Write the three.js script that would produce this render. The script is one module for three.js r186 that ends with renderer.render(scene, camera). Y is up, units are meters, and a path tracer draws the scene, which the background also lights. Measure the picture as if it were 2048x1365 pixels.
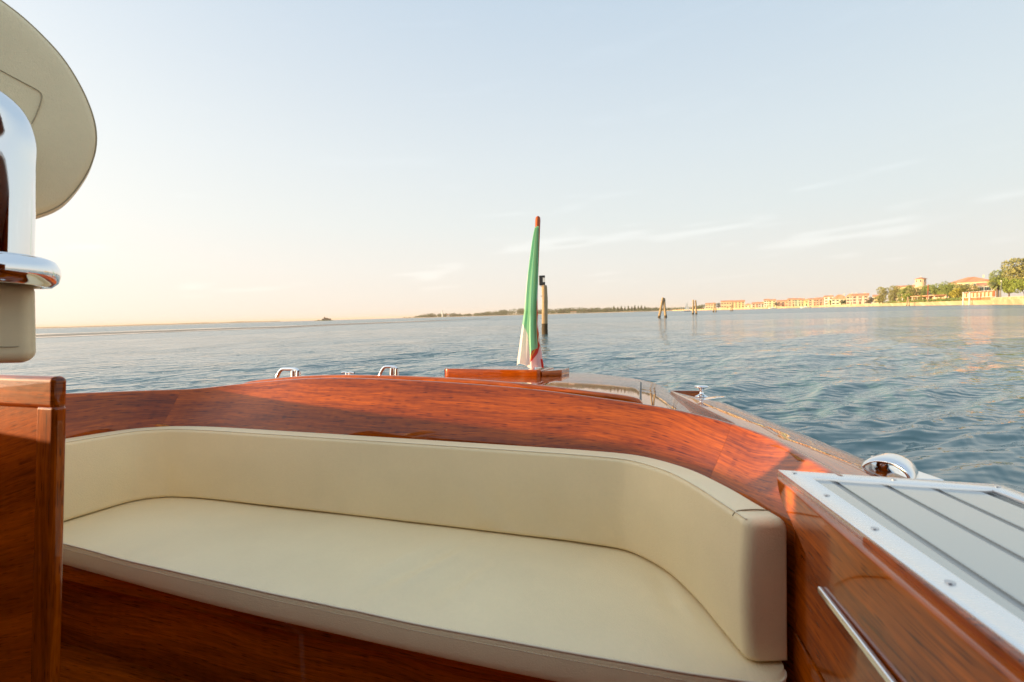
import * as THREE from 'three';
import { RoundedBoxGeometry } from 'three/addons/geometries/RoundedBoxGeometry.js';
import { mergeGeometries, toCreasedNormals } from 'three/addons/utils/BufferGeometryUtils.js';

// ------------------------------------------------------------------ camera, sky, sun, exposure
const scene = new THREE.Scene();
const D2R = Math.PI / 180;
const EYE = 1.2;                                   // metres above the lagoon
const camera = new THREE.PerspectiveCamera(73.74, 1024 / 682, 0.05, 40000);
camera.position.set(0, EYE, 0);
camera.rotation.set(-3.302 * D2R, 0, -1.64 * D2R, 'YXZ');
camera.focus = 3.0;
camera.userData.fStop = 5.6;
camera.updateMatrixWorld();

const SUN = new THREE.Vector3(-0.9935, 0.1085, 0.035).normalize();   // towards the sun: low, to the left and a little behind the eye

function mulberry(a) { return () => { a |= 0; a = (a + 0x6d2b79f5) | 0; let t = Math.imul(a ^ (a >>> 15), 1 | a); t = (t + Math.imul(t ^ (t >>> 7), 61 | t)) ^ t; return ((t ^ (t >>> 14)) >>> 0) / 4294967296; }; }
const lin = (c) => (c <= 0.04045 ? c / 12.92 : Math.pow((c + 0.055) / 1.055, 2.4));
const L3 = (r, g, b) => [lin(r / 255), lin(g / 255), lin(b / 255)];
const mix = (a, b, t) => a + (b - a) * t;
const sstep = (a, b, x) => { const t = Math.min(1, Math.max(0, (x - a) / (b - a))); return t * t * (3 - 2 * t); };

// tileable value noise
function noiseTable(seed) { const r = mulberry(seed), t = new Float32Array(65536); for (let i = 0; i < 65536; i++) t[i] = r(); return t; }
const NT = noiseTable(11);
function vnoise(x, y, px, py, s = 0) {
  const x0 = Math.floor(x), y0 = Math.floor(y), fx = x - x0, fy = y - y0, ux = fx * fx * (3 - 2 * fx), uy = fy * fy * (3 - 2 * fy);
  const w = (a, n) => ((a % n) + n) % n, h = (i, j) => NT[(w(i, px) * 131 + w(j, py) * 977 + s * 7919) & 65535];
  return mix(mix(h(x0, y0), h(x0 + 1, y0), ux), mix(h(x0, y0 + 1), h(x0 + 1, y0 + 1), ux), uy);
}

function makeSky() {
  const w = 2048, h = 1024, data = new Float32Array(w * h * 4);
  const stops = [[0, ...L3(232, 219, 205)], [2.5, ...L3(232, 223, 211)], [6, ...L3(229, 225, 217)], [11, ...L3(221, 224, 221)], [18, ...L3(212, 219, 222)], [26, ...L3(199, 210, 219)], [35, ...L3(184, 200, 215)], [60, ...L3(180, 197, 214)], [90, ...L3(177, 195, 213)]];
  const sunAz = Math.atan2(SUN.z, SUN.x);
  for (let j = 0; j < h; j++) {
    const el = ((j + 0.5) / h) * 180 - 90, e = Math.max(0, el);
    let k = 0; while (k < stops.length - 2 && e > stops[k + 1][0]) k++;
    const t = Math.min(1, (e - stops[k][0]) / (stops[k + 1][0] - stops[k][0]));
    for (let i = 0; i < w; i++) {
      const az = ((i + 0.5) / w - 0.5) * 2 * Math.PI;
      const dir = [Math.cos(e * D2R) * Math.cos(az), Math.sin(e * D2R), Math.cos(e * D2R) * Math.sin(az)];
      const cosg = dir[0] * SUN.x + dir[1] * SUN.y + dir[2] * SUN.z, g = Math.acos(Math.max(-1, Math.min(1, cosg))) / D2R;
      const low = Math.exp(-e / 14);
      const glow = 3.6 * Math.exp(-g / 11), veil = 0.12 * Math.exp(-g / 44);
      let r = 0.58 * mix(stops[k][1], stops[k + 1][1], t), gg = 0.58 * mix(stops[k][2], stops[k + 1][2], t), b = 0.58 * mix(stops[k][3], stops[k + 1][3], t);
      r += glow * (0.98 + 0.22 * low) + veil * 1.02; gg += glow * (0.90 - 0.10 * low) + veil * 0.96; b += glow * (0.76 - 0.34 * low) + veil * (0.92 - 0.12 * low);
      const away = sstep(50, 150, g); r *= 1 - 0.10 * away; gg *= 1 - 0.045 * away; b *= 1 - 0.01 * away;
      // thin cirrus streaks
      let c = 0;
      if (el > 1 && el < 40) {
        const a = az * 57.3, v = el - 0.05 * (a + 90);
        const n1 = vnoise(a * 0.09, v * 0.75, 4096, 4096, 3) * 0.6 + vnoise(a * 0.28, v * 2.2, 4096, 4096, 4) * 0.4;
        c = sstep(0.64, 0.92, n1) * 0.042 * sstep(1.5, 4, el) * (1 - sstep(9, 16, el) * 0.85);
      }
      const o = (j * w + i) * 4; data[o] = r + c; data[o + 1] = gg + c; data[o + 2] = b + c; data[o + 3] = 1;
    }
  }
  const t = new THREE.DataTexture(data, w, h, THREE.RGBAFormat, THREE.FloatType);
  t.mapping = THREE.EquirectangularReflectionMapping; t.magFilter = t.minFilter = THREE.LinearFilter; t.needsUpdate = true;
  return t;
}
const sky = makeSky();
scene.background = sky; scene.environment = sky;

const sun = new THREE.DirectionalLight(new THREE.Color().setRGB(1.0, 0.68, 0.34), 5);
sun.position.copy(SUN).multiplyScalar(60); sun.castShadow = true; sun.shadow.radius = 1.6;
sun.shadow.mapSize.set(4096, 4096);
Object.assign(sun.shadow.camera, { left: -8, right: 8, top: 8, bottom: -8, near: 1, far: 200 });
sun.name = 'sun'; scene.add(sun); scene.add(sun.target);

const renderer = new THREE.WebGLRenderer({ antialias: true });
renderer.setSize(1024, 682);
renderer.toneMapping = THREE.LinearToneMapping;
renderer.toneMappingExposure = 2.0;
renderer.shadowMap.enabled = true;

scene.fog = new THREE.FogExp2(0xf3e2cf, 0.00016);

// ------------------------------------------------------------------ helpers
const taken = new Set();
function numbered(name) { if (!taken.has(name)) { taken.add(name); return name; } let k = 1, n; do { n = name + '_' + String(k++).padStart(3, '0'); } while (taken.has(n)); taken.add(n); return n; }
function tag(o, label, category, group, kind) { if (label) o.userData.label = label; if (category) o.userData.category = category; if (group) o.userData.group = group; if (kind) o.userData.kind = kind; return o; }
function shade(o) { o.castShadow = o.receiveShadow = true; return o; }
function top(o, label, category, group, kind) { o.name = numbered(o.name); shade(o); scene.add(o); return tag(o, label, category, group, kind); }
const baseOf = new Map();
function part(name, geo, mat, parent) {
  let root = parent; while (root.parent && root.parent !== scene) root = root.parent;
  const b = baseOf.get(root);
  if (b) geo.translate(-b.x, -b.y, -b.z);
  const m = shade(new THREE.Mesh(geo, mat)); m.name = name; parent.add(m); return m;
}
function thing(name, x, y, z, turn = 0) { const g = new THREE.Group(); g.name = name; g.position.set(x, y, z); g.rotation.y = turn; return g; }

// the boat's own axes: x across from the centreline, y up, z forward; she runs a little bow-up and heeled
const BOAT = new THREE.Matrix4().compose(new THREE.Vector3(-0.864, 0.015, -0.133), new THREE.Quaternion().setFromEuler(new THREE.Euler(-4.679 * D2R, -15.138 * D2R, -0.722 * D2R, 'YXZ')), new THREE.Vector3(1, 1, 1));
function onBoat(name, bx, by, bz) {
  const g = new THREE.Group(); g.name = name; const b = new THREE.Vector3(bx, by, bz); baseOf.set(g, b);
  g.position.copy(b.clone().applyMatrix4(BOAT)); g.quaternion.setFromRotationMatrix(BOAT); return g;
}
// a pixel of the 2048 x 1365 photograph at a depth in metres along the view -> world point
const _q = camera.quaternion.clone();
function at(px, py, depth) { const d = new THREE.Vector3((px - 1024) / 910, (682.5 - py) / 910, -1).applyQuaternion(_q); return d.multiplyScalar(depth / -d.z).add(camera.position); }
const horizon = (px) => 630 - 0.0286 * (px - 1024);

function loft(rows, { flip = false, us = null } = {}) {
  const n = rows.length, m = rows[0].length, pos = [], uv = [], idx = [];
  const ul = [0]; const mid = m >> 1;
  for (let i = 1; i < n; i++) ul.push(ul[i - 1] + Math.hypot(rows[i][mid][0] - rows[i - 1][mid][0], rows[i][mid][1] - rows[i - 1][mid][1], rows[i][mid][2] - rows[i - 1][mid][2]));
  for (let i = 0; i < n; i++) { let v = 0; for (let j = 0; j < m; j++) { const p = rows[i][j]; if (j) { const q = rows[i][j - 1]; v += Math.hypot(p[0] - q[0], p[1] - q[1], p[2] - q[2]); } pos.push(p[0], p[1], p[2]); uv.push(us ? us[i] : ul[i], v); } }
  for (let i = 0; i < n - 1; i++) for (let j = 0; j < m - 1; j++) { const a = i * m + j, b = a + 1, c = a + m, d = c + 1; if (flip) idx.push(a, c, b, b, c, d); else idx.push(a, b, c, b, d, c); }
  const g = new THREE.BufferGeometry();
  g.setAttribute('position', new THREE.Float32BufferAttribute(pos, 3)); g.setAttribute('uv', new THREE.Float32BufferAttribute(uv, 2)); g.setIndex(idx); g.computeVertexNormals();
  return g;
}
function metreBox(w, h, d, r = 0.004, seg = 2) {
  const g = r > 0 ? new RoundedBoxGeometry(w, h, d, seg, Math.min(r, w / 2.01, h / 2.01, d / 2.01)) : new THREE.BoxGeometry(w, h, d);
  const p = g.attributes.position, nn = g.attributes.normal, uv = g.attributes.uv;
  for (let i = 0; i < p.count; i++) {
    const ax = Math.abs(nn.getX(i)), ay = Math.abs(nn.getY(i)), az = Math.abs(nn.getZ(i));
    let a, b; if (ax > ay && ax > az) { a = p.getZ(i); b = p.getY(i); } else if (ay > az) { a = p.getX(i); b = p.getZ(i); } else { a = p.getX(i); b = p.getY(i); }
    uv.setXY(i, a, b);
  }
  return g;
}
const box = (x0, x1, y0, y1, z0, z1, r = 0.004) => metreBox(x1 - x0, y1 - y0, z1 - z0, r).translate((x0 + x1) / 2, (y0 + y1) / 2, (z0 + z1) / 2);
const V = (x, y, z) => new THREE.Vector3(x, y, z);
const tube = (pts, r, seg = 40, rad = 12, closed = false) => new THREE.TubeGeometry(new THREE.CatmullRomCurve3(pts.map((p) => V(...p)), closed, 'centripetal'), seg, r, rad, closed);
const lathe = (pts, seg = 28) => new THREE.LatheGeometry(pts.map((p) => new THREE.Vector2(...p)), seg);
const swapUV = (g) => { const uv = g.attributes.uv; for (let i = 0; i < uv.count; i++) uv.setXY(i, uv.getY(i), uv.getX(i)); return g; };
const curve = (pts) => new THREE.CatmullRomCurve3(pts.map((p) => V(...p)), false, 'centripetal');

// ------------------------------------------------------------------ materials
function dataTex(w, h, fn, srgb) {
  const d = new Uint8Array(w * h * 4);
  for (let j = 0; j < h; j++) for (let i = 0; i < w; i++) { const c = fn(i, j), o = (j * w + i) * 4; for (let k = 0; k < 3; k++) d[o + k] = Math.max(0, Math.min(255, c[k])); d[o + 3] = 255; }
  const t = new THREE.DataTexture(d, w, h); t.wrapS = t.wrapT = THREE.RepeatWrapping; t.magFilter = THREE.LinearFilter; t.minFilter = THREE.LinearMipmapLinearFilter; t.generateMipmaps = true;
  if (srgb) t.colorSpace = THREE.SRGBColorSpace; t.needsUpdate = true; return t;
}
// wood: u along the grain, one tile = 1.6 m x 0.8 m
function woodTex(dark, light, seed, figure = 1) {
  const w = 1024, h = 1024;
  return dataTex(w, h, (i, j) => {
    const u = i / w, v = j / h, warp = vnoise(u * 6, v * 5, 6, 5, seed) * 0.05 + vnoise(u * 14, v * 9, 14, 9, seed + 1) * 0.012;
    const vv = v + warp;
    const band = vnoise(u * 2, vv * 14, 2, 14, seed + 2), fine = vnoise(u * 10, vv * 120, 10, 120, seed + 3), hair = vnoise(u * 26, vv * 340, 26, 340, seed + 4);
    const flick = 0.5 * vnoise(u * 22, vv * 64, 22, 64, seed + 5) + 0.5 * vnoise(u * 80, vv * 180, 80, 180, seed + 8), blot = vnoise(u * 5, vv * 4, 5, 4, seed + 6);
    let t = 0.08 + 0.40 * band + 0.22 * fine + 0.20 * hair + figure * 0.22 * (flick - 0.5) + 0.16 * (blot - 0.5);
    const pore = vnoise(u * 44, v * 420, 44, 420, seed + 7); if (pore > 0.74) t -= (pore - 0.74) * 2.0;
    t = Math.min(1, Math.max(0, t));
    return [0, 1, 2].map((k) => mix(dark[k], light[k], t));
  }, true);
}
const withRepeat = (t, x, y) => { const c = t.clone(); c.repeat.set(x, y); c.needsUpdate = true; return c; };
const mahTex = withRepeat(woodTex([84, 27, 0], [234, 116, 6], 1), 0.62, 1.25);
const mahPanelTex = withRepeat(woodTex([100, 36, 0], [220, 104, 8], 41), 0.8, 1.6);
// fine orange-peel and dust nibs in the varnish
const peel = dataTex(512, 512, (i, j) => { const u = i / 512, v = j / 512; let n = vnoise(u * 24, v * 24, 24, 24, 31) * 0.6 + vnoise(u * 60, v * 60, 60, 60, 32) * 0.3; if (vnoise(u * 180, v * 180, 180, 180, 33) > 0.985) n += 0.5; n = Math.min(255, n * 255); return [n, n, n]; });
peel.repeat.set(2, 2);
const varnish = (map, rough = 0.45, coat = 1, tint = 0xffffff) => new THREE.MeshPhysicalMaterial({ map, color: tint, roughness: rough, metalness: 0, clearcoat: coat, clearcoatRoughness: 0.02, ior: 1.5, specularIntensity: 0.05, bumpMap: peel, bumpScale: 0.0003 });
const M = {};
M.mahogany = varnish(mahTex); M.mahPanel = varnish(mahPanelTex); M.deck = M.mahogany;
M.slat = new THREE.MeshStandardMaterial({ color: new THREE.Color().setRGB(0.54, 0.55, 0.53), metalness: 1, roughness: 0.16 });
M.caulk = new THREE.MeshStandardMaterial({ color: new THREE.Color().setRGB(0.16, 0.17, 0.17), roughness: 0.35 });
M.groove = new THREE.MeshStandardMaterial({ color: new THREE.Color().setRGB(0.36, 0.37, 0.38), metalness: 1, roughness: 0.3 });
M.chrome = new THREE.MeshStandardMaterial({ color: new THREE.Color().setRGB(0.86, 0.87, 0.88), metalness: 1, roughness: 0.06 });
const brush = dataTex(256, 256, (i, j) => { const n = 150 + 40 * vnoise(i / 256 * 6, j / 256 * 200, 6, 200, 51); return [n, n, n]; });
brush.repeat.set(3, 3);
M.steel = new THREE.MeshStandardMaterial({ color: new THREE.Color().setRGB(0.88, 0.89, 0.90), metalness: 1, roughness: 0.42, roughnessMap: brush });
M.screw = new THREE.MeshStandardMaterial({ color: new THREE.Color().setRGB(0.58, 0.59, 0.61), metalness: 1, roughness: 0.3 });
const vinylBump = dataTex(512, 512, (i, j) => { const u = i / 512, v = j / 512; const n = 255 * (0.5 * vnoise(u * 90, v * 90, 90, 90, 71) + 0.5 * Math.abs(vnoise(u * 50, v * 50, 50, 50, 72) - 0.5) * 2); return [n, n, n]; });
vinylBump.repeat.set(8, 8);
const vinylTex = dataTex(512, 512, (i, j) => { const u = i / 512, v = j / 512; const n = 0.5 * vnoise(u * 5, v * 5, 5, 5, 74) + 0.3 * vnoise(u * 17, v * 17, 17, 17, 75) + 0.2 * vnoise(u * 120, v * 120, 120, 120, 76); const k = 0.955 + 0.045 * n; return [255 * k, 235 * k, 191 * k]; }, true);
vinylTex.repeat.set(1.1, 1.1);
M.vinyl = new THREE.MeshPhysicalMaterial({ map: vinylTex, roughness: 0.40, bumpMap: vinylBump, bumpScale: 0.0006, specularIntensity: 0.8, sheen: 0.15, sheenRoughness: 0.5 });
M.seam = new THREE.MeshStandardMaterial({ color: new THREE.Color().setRGB(0.46, 0.37, 0.23), roughness: 0.7 });
M.piping = new THREE.MeshStandardMaterial({ color: new THREE.Color().setRGB(0.84, 0.72, 0.52), roughness: 0.5 });
M.thread = new THREE.MeshStandardMaterial({ color: new THREE.Color().setRGB(0.3, 0.2, 0.1), roughness: 0.8 });
M.black = new THREE.MeshStandardMaterial({ color: new THREE.Color().setRGB(0.02, 0.02, 0.022), roughness: 0.5 });
M.hull = new THREE.MeshPhysicalMaterial({ map: mahTex, roughness: 0.4, clearcoat: 1, clearcoatRoughness: 0.05 });
M.white = new THREE.MeshStandardMaterial({ color: new THREE.Color().setRGB(0.78, 0.77, 0.74), roughness: 0.5 });
const plain = (r, g, b, rough = 0.85) => new THREE.MeshStandardMaterial({ color: new THREE.Color().setRGB(r, g, b), roughness: rough });

// ------------------------------------------------------------------ lagoon water
function makeWater() {
  const rnd = mulberry(5);
  // sea: fetch-limited chop running towards the right and the eye, plus slow wake undulations
  const waves = [];
  const wind = 1.15;                                 // direction of travel in the xz plane
  for (let i = 0; i < 54; i++) {
    const lam = 0.32 * Math.pow(7 / 0.32, i / 53) * (0.9 + 0.2 * rnd());
    const th = wind + (rnd() + rnd() + rnd() - 1.5) * 0.85;
    const k = 2 * Math.PI / lam, a = 0.0060 * Math.pow(lam, 0.55) * (0.5 + rnd()) * (1 - 0.6 * sstep(1.0, 3, lam));
    waves.push([Math.cos(th) * k, Math.sin(th) * k, a, rnd() * 6.283, lam]);
  }
  const rows = [], f = 455;
  for (let y = 330; y > 0.12; y -= Math.max(0.05, Math.min(0.85, y * 0.25))) rows.push(EYE * f / y);
  rows.unshift(0.4, 0.9, 1.3); rows.push(6000, 9000, 14000);
  const cols = [];
  const A0 = -60, A1 = 60, NF = 860;
  for (let i = 0; i <= NF; i++) cols.push(mix(A0, A1, i / NF));
  for (let i = 1; i < 48; i++) cols.push(mix(A1, 360 + A0, i / 48));
  cols.push(360 + A0);
  const n = rows.length, m = cols.length, pos = new Float32Array(n * m * 3), uv = new Float32Array(n * m * 2), idx = [];
  for (let i = 0; i < n; i++) {
    const r = rows[i], dr = i ? r - rows[i - 1] : 0.4;
    const act = waves.map((w) => w[2] * sstep(1.6, 4.5, w[4] / dr)).map((a, q) => [waves[q], a]).filter((e) => e[1] > 1e-5);
    for (let j = 0; j < m; j++) {
      const a = cols[j] * D2R, x = r * Math.sin(a), z = -r * Math.cos(a), o = i * m + j;
      let y = 0, dx = 0, dz = 0;
      const fine = j <= NF ? 1 : 0;
      if (fine) {
        const gust = 0.55 + 0.9 * vnoise(x / 13 + 100, z / 9 + 100, 4096, 4096, 8);
        const wx = x + 0.9 * (vnoise(x / 3.1 + 50, z / 3.1 + 50, 4096, 4096, 6) - 0.5), wz = z + 0.9 * (vnoise(x / 2.7 + 90, z / 2.7 + 20, 4096, 4096, 7) - 0.5);
        for (const [w, am] of act) { const ph = w[0] * wx + w[1] * wz + w[3], s = Math.sin(ph), c = Math.cos(ph); y += am * gust * c; const q = am * gust * 0.75 / Math.hypot(w[0], w[1]); dx -= w[0] * q * s; dz -= w[1] * q * s; }
        const near = sstep(0.9, 3, r); y *= near; dx *= near; dz *= near;
        // the long smooth wake hump running off to the right
        const wk = (z + 7.2 + 0.42 * (x - 6)); y += 0.07 * Math.exp(-wk * wk / 1.1) * sstep(3.2, 6, x) * (1 - sstep(22, 40, x));
        const wk2 = (z + 10.4 + 0.40 * (x - 6)); y += 0.045 * Math.exp(-wk2 * wk2 / 1.4) * sstep(3.2, 7, x) * (1 - sstep(26, 46, x));
      }
      pos[o * 3] = x + dx; pos[o * 3 + 1] = y; pos[o * 3 + 2] = z + dz; uv[o * 2] = x; uv[o * 2 + 1] = -z;
    }
  }
  for (let i = 0; i < n - 1; i++) for (let j = 0; j < m - 1; j++) { const a = i * m + j; idx.push(a, a + m, a + 1, a + 1, a + m, a + m + 1); }
  const g = new THREE.BufferGeometry();
  g.setAttribute('position', new THREE.BufferAttribute(pos, 3)); g.setAttribute('uv', new THREE.BufferAttribute(uv, 2)); g.setIndex(idx); g.computeVertexNormals();
  // ripples as a normal map, one tile = 12 m
  const N = 1024, T = 12, hx = new Float32Array(N * N), hy = new Float32Array(N * N);
  const rip = [];
  for (let i = 0; i < 46; i++) {
    const lam = 0.07 * Math.pow(0.7 / 0.07, i / 45), th = -wind + (rnd() + rnd() + rnd() - 1.5) * 1.1, kx = Math.round(Math.cos(th) * T / lam), ky = Math.round(Math.sin(th) * T / lam);
    rip.push([kx * 2 * Math.PI, ky * 2 * Math.PI, rnd() * 6.283, 0.034 * (0.5 + rnd())]);
  }
  for (const [kx, ky, ph, sl] of rip) {
    const l = Math.hypot(kx, ky) || 1, ax = kx / l * sl, ay = ky / l * sl;
    const su = new Float32Array(N), cu = new Float32Array(N), sv = new Float32Array(N), cv = new Float32Array(N);
    for (let i = 0; i < N; i++) { su[i] = Math.sin(kx * i / N + ph); cu[i] = Math.cos(kx * i / N + ph); sv[i] = Math.sin(ky * i / N); cv[i] = Math.cos(ky * i / N); }
    for (let j = 0; j < N; j++) for (let i = 0; i < N; i++) { const s = su[i] * cv[j] + cu[i] * sv[j], o = j * N + i; hx[o] += ax * s; hy[o] += ay * s; }
  }
  const nm = dataTex(N, N, (i, j) => { const o = j * N + i, k = 0.45 + 1.1 * vnoise(i / N * 7, j / N * 7, 7, 7, 9), a = -hx[o] * k, b = -hy[o] * k, l = 1 / Math.hypot(a, b, 1); return [127.5 + 127.5 * a * l, 127.5 + 127.5 * b * l, 127.5 + 127.5 * l]; });
  nm.repeat.set(1 / T, 1 / T);
  // chop too fine for the sheet far out is carried by the ripple relief, in rings
  const rings = [[0, 1, 0.05], [14, 1, 0.07], [26, 1, 0.10], [50, 1, 0.15], [100, 1, 0.21]].map(([r, k, ro]) => [r, new THREE.MeshPhysicalMaterial({ color: new THREE.Color().setRGB(0.09, 0.172, 0.186), roughness: ro, ior: 1.33, specularIntensity: 1, normalMap: nm, normalScale: new THREE.Vector2(k, k) })]);
  const per = (m - 1) * 6, first = rings.map(([r]) => Math.max(0, rows.findIndex((q) => q >= r))); first.push(n - 1);
  rings.forEach((_, q) => g.addGroup(first[q] * per, (first[q + 1] - first[q]) * per, q));
  const w = new THREE.Mesh(g, rings.map((q) => q[1])); w.name = 'water';
  return top(w, 'rippled blue green lagoon water reaching to the horizon', 'water', null, 'structure');
}
makeWater();
// ------------------------------------------------------------------ the motorboat
const boat = onBoat('motorboat', 0, 0, -1.6);
// plan curves of the cockpit, from the left front round the stern to the right front
const BACK = [[-1.15, -0.72], [-1.155, -1.0], [-1.165, -1.2], [-1.15, -1.40], [-1.06, -1.50], [-0.92, -1.54], [-0.5, -1.55], [0, -1.55], [0.5, -1.545], [0.70, -1.54], [0.869, -1.51], [1.0, -1.39], [1.075, -1.24], [1.115, -1.12], [1.149, -1.015]];
const TOP = [[-1.23, 1.04, -0.75], [-1.235, 1.035, -1.0], [-1.225, 1.022, -1.25], [-1.19, 1.012, -1.50], [-1.10, 1.010, -1.64], [-0.95, 1.028, -1.70], [-0.5, 1.068, -1.70], [0, 1.068, -1.70], [0.46, 1.047, -1.70], [0.72, 1.022, -1.70], [0.95, 0.995, -1.69], [1.10, 0.972, -1.62], [1.20, 0.955, -1.48], [1.235, 0.948, -1.25], [1.24, 0.948, -1.06]];
const backCurve = curve(BACK.map(([x, z]) => [x, 0, z])), topCurve = curve(TOP);
function coaming(t0, t1, shift) {
  const rows = [], N = Math.ceil(150 * (t1 - t0));
  for (let i = 0; i <= N; i++) {
    const t = mix(t0, t1, i / N);
    const b = backCurve.getPoint(t), tp = topCurve.getPoint(t), tg = topCurve.getTangent(t); tg.y = 0; tg.normalize();
    const out = [tg.z, -tg.x];                        // outward in plan
    const p = [], bx = b.x + out[0] * 0.014, bz = b.z + out[1] * 0.014;
    p.push([bx, 0.30, bz], [bx, 0.62, bz]);
    for (const k of [0, 0.25, 0.5, 0.75, 0.93]) { const e = k + 0.10 * Math.sin(k * Math.PI); p.push([mix(bx, tp.x, mix(k, e, 0.5)), mix(0.84, tp.y - 0.010, k), mix(bz, tp.z, mix(k, e, 0.5))]); }
    const cap = 0.030;
    for (const [d, h] of [[0, -0.006], [0.002, -0.003], [0.006, -0.0005], [0.013, 0.0008], [0.022, -0.0004], [0.027, -0.004], [cap, -0.009]]) p.push([tp.x + out[0] * d, tp.y + h, tp.z + out[1] * d]);
    p.push([tp.x + out[0] * cap, tp.y - 0.05, tp.z + out[1] * cap], [tp.x + out[0] * cap, tp.y - 0.14, tp.z + out[1] * cap]);
    rows.push(p);
  }
  const g = loft(rows), uv = g.attributes.uv; for (let i = 0; i < uv.count; i++) uv.setXY(i, uv.getX(i) + shift, uv.getY(i) + shift * 0.37); return g;
}
// three lengths of board, scarfed end to end
part('coaming', coaming(0, 0.262, 0.4), M.mahogany, boat); part('coaming', coaming(0.8135, 1, 0.93), M.mahogany, boat);
const co = part('coaming', coaming(0.2622, 0.8133, 0), M.mahogany, boat); tag(co, 'curved varnished mahogany coaming round the stern seat');
// raised rim board standing just aft of the coaming
{
  const pts = [[-1.16, 1.006, -1.95], [-0.95, 1.032, -1.95], [-0.667, 1.054, -1.95], [-0.3, 1.060, -1.95], [0.032, 1.055, -1.95], [0.41, 1.036, -1.95], [0.66, 1.014, -1.95], [0.84, 0.996, -1.94], [0.885, 0.985, -1.92]];
  const c = curve(pts), rows = [];
  for (let i = 0; i <= 70; i++) { const p = c.getPoint(i / 70); p.y += 0.012; const e = Math.min(1, Math.min(i, 70 - i) / 3), h = 0.03 * e; rows.push([[p.x, p.y - 0.12, p.z + 0.022], [p.x, p.y - 0.016, p.z + 0.022], [p.x, p.y - 0.004 - 0.01 * (1 - e), p.z + 0.016], [p.x, p.y - 0.01 * (1 - e), p.z], [p.x, p.y - 0.004 - 0.01 * (1 - e), p.z - h], [p.x, p.y - 0.12, p.z - h - 0.004]]); }
  part('deck_rim', loft(rows, { flip: true }), M.mahogany, boat);
}
// decks
const EDGE = [[0.9, 1.47], [0.3, 1.495], [-0.6, 1.495], [-1.08, 1.475], [-1.41, 1.447], [-1.64, 1.430], [-2.06, 1.390], [-2.5, 1.352], [-2.72, 1.328], [-3.0, 1.215], [-3.3, 1.085]];
const edgeCurve = curve(EDGE.map(([z, x]) => [x, 0, z]));
function edgeX(z) { for (let i = 0; i < EDGE.length - 1; i++) if (z <= EDGE[i][0] && z >= EDGE[i + 1][0]) return mix(EDGE[i][1], EDGE[i + 1][1], (z - EDGE[i][0]) / (EDGE[i + 1][0] - EDGE[i][0])); return z > 0.9 ? 1.47 : Math.max(0.05, 1.085 * Math.sqrt(Math.max(0, 1 - Math.pow((-z - 3.3) / 1.45, 2)))); }
const deckY = (x) => 0.962 - 0.026 * x * x - 0.035 * sstep(0.95, 1.2, Math.abs(x));
{
  const rows = [];
  for (let i = 0; i <= 48; i++) { const z = mix(-1.70, -4.735, i / 48), e = Math.min(1.235, edgeX(z) - (z > -3.3 ? 0.03 : 0)); const r = []; for (let j = 0; j <= 28; j++) { const x = mix(-e, e, j / 28); r.push([x, deckY(x), z]); } rows.push(r); }
  part('aft_deck', loft(rows), M.deck, boat);
}
const INNER = [[0.9, 1.27], [-1.06, 1.268], [-1.25, 1.262], [-1.5, 1.225], [-1.62, 1.19], [-1.85, 1.205], [-2.5, 1.148], [-3.0, 1.10], [-3.28, 1.078]];
const innerCurve = curve(INNER.map(([z, x]) => [x, 0, z]));
for (const s of [1, -1]) {
  const rows = [];
  const lift = (z) => s < 0 ? mix(0.06, 0.0, sstep(-1.2, -2.2, z) ) : 0;
  for (let i = 0; i <= 90; i++) {
    const z = mix(0.9, -3.285, i / 90); let xi = 1.27;
    for (let q = 0; q < INNER.length - 1; q++) if (z <= INNER[q][0] && z >= INNER[q + 1][0]) xi = mix(INNER[q][1], INNER[q + 1][1], (z - INNER[q][0]) / (INNER[q + 1][0] - INNER[q][0]));
    const xo = Math.max(xi + 0.006, edgeX(z)), dz = lift(z), yi = mix(0.936, 0.926, sstep(-1, -3.2, z)) + dz, yo = 0.913 + dz * 0.8;
    const r = [[s * (xi - 0.004), Math.min(yi - 0.02, deckY(xi) - 0.02), z], [s * xi, yi - 0.014, z], [s * (xi + 0.0015), yi - 0.003, z], [s * (xi + 0.005), yi, z]];
    for (const k of [0.25, 0.5, 0.75, 0.94]) r.push([s * mix(xi + 0.005, xo, k), mix(yi, yo, k * k), z]);
    r.push([s * (xo - 0.002), yo - 0.004, z], [s * xo, yo - 0.012, z], [s * xo, yo - 0.05, z]);
    rows.push(r);
  }
  const sd = part('side_deck', loft(rows, { flip: s > 0 }), M.deck, boat);
  // the seam line along the deck, a real dark bead let into the varnish
  const seam = []; for (let i = 0; i <= 40; i++) { const z = mix(-0.98, -2.2, i / 40), xo = edgeX(z); let xi = 1.27; for (let q = 0; q < INNER.length - 1; q++) if (z <= INNER[q][0] && z >= INNER[q + 1][0]) xi = mix(INNER[q][1], INNER[q + 1][1], (z - INNER[q][0]) / (INNER[q + 1][0] - INNER[q][0])); const k = 0.42, dz = lift(z), yi = mix(0.936, 0.926, sstep(-1, -3.2, z)) + dz, yo = 0.913 + dz * 0.8; const x = mix(xi + 0.005, xo, k), y = mix(yi, yo, k * k) + 0.0035; seam.push([[s * (x - 0.002), y, z], [s * (x + 0.002), y, z]]); }
  part('deck_seam', loft(seam, { flip: s > 0 }), M.caulk, sd);
}
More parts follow.
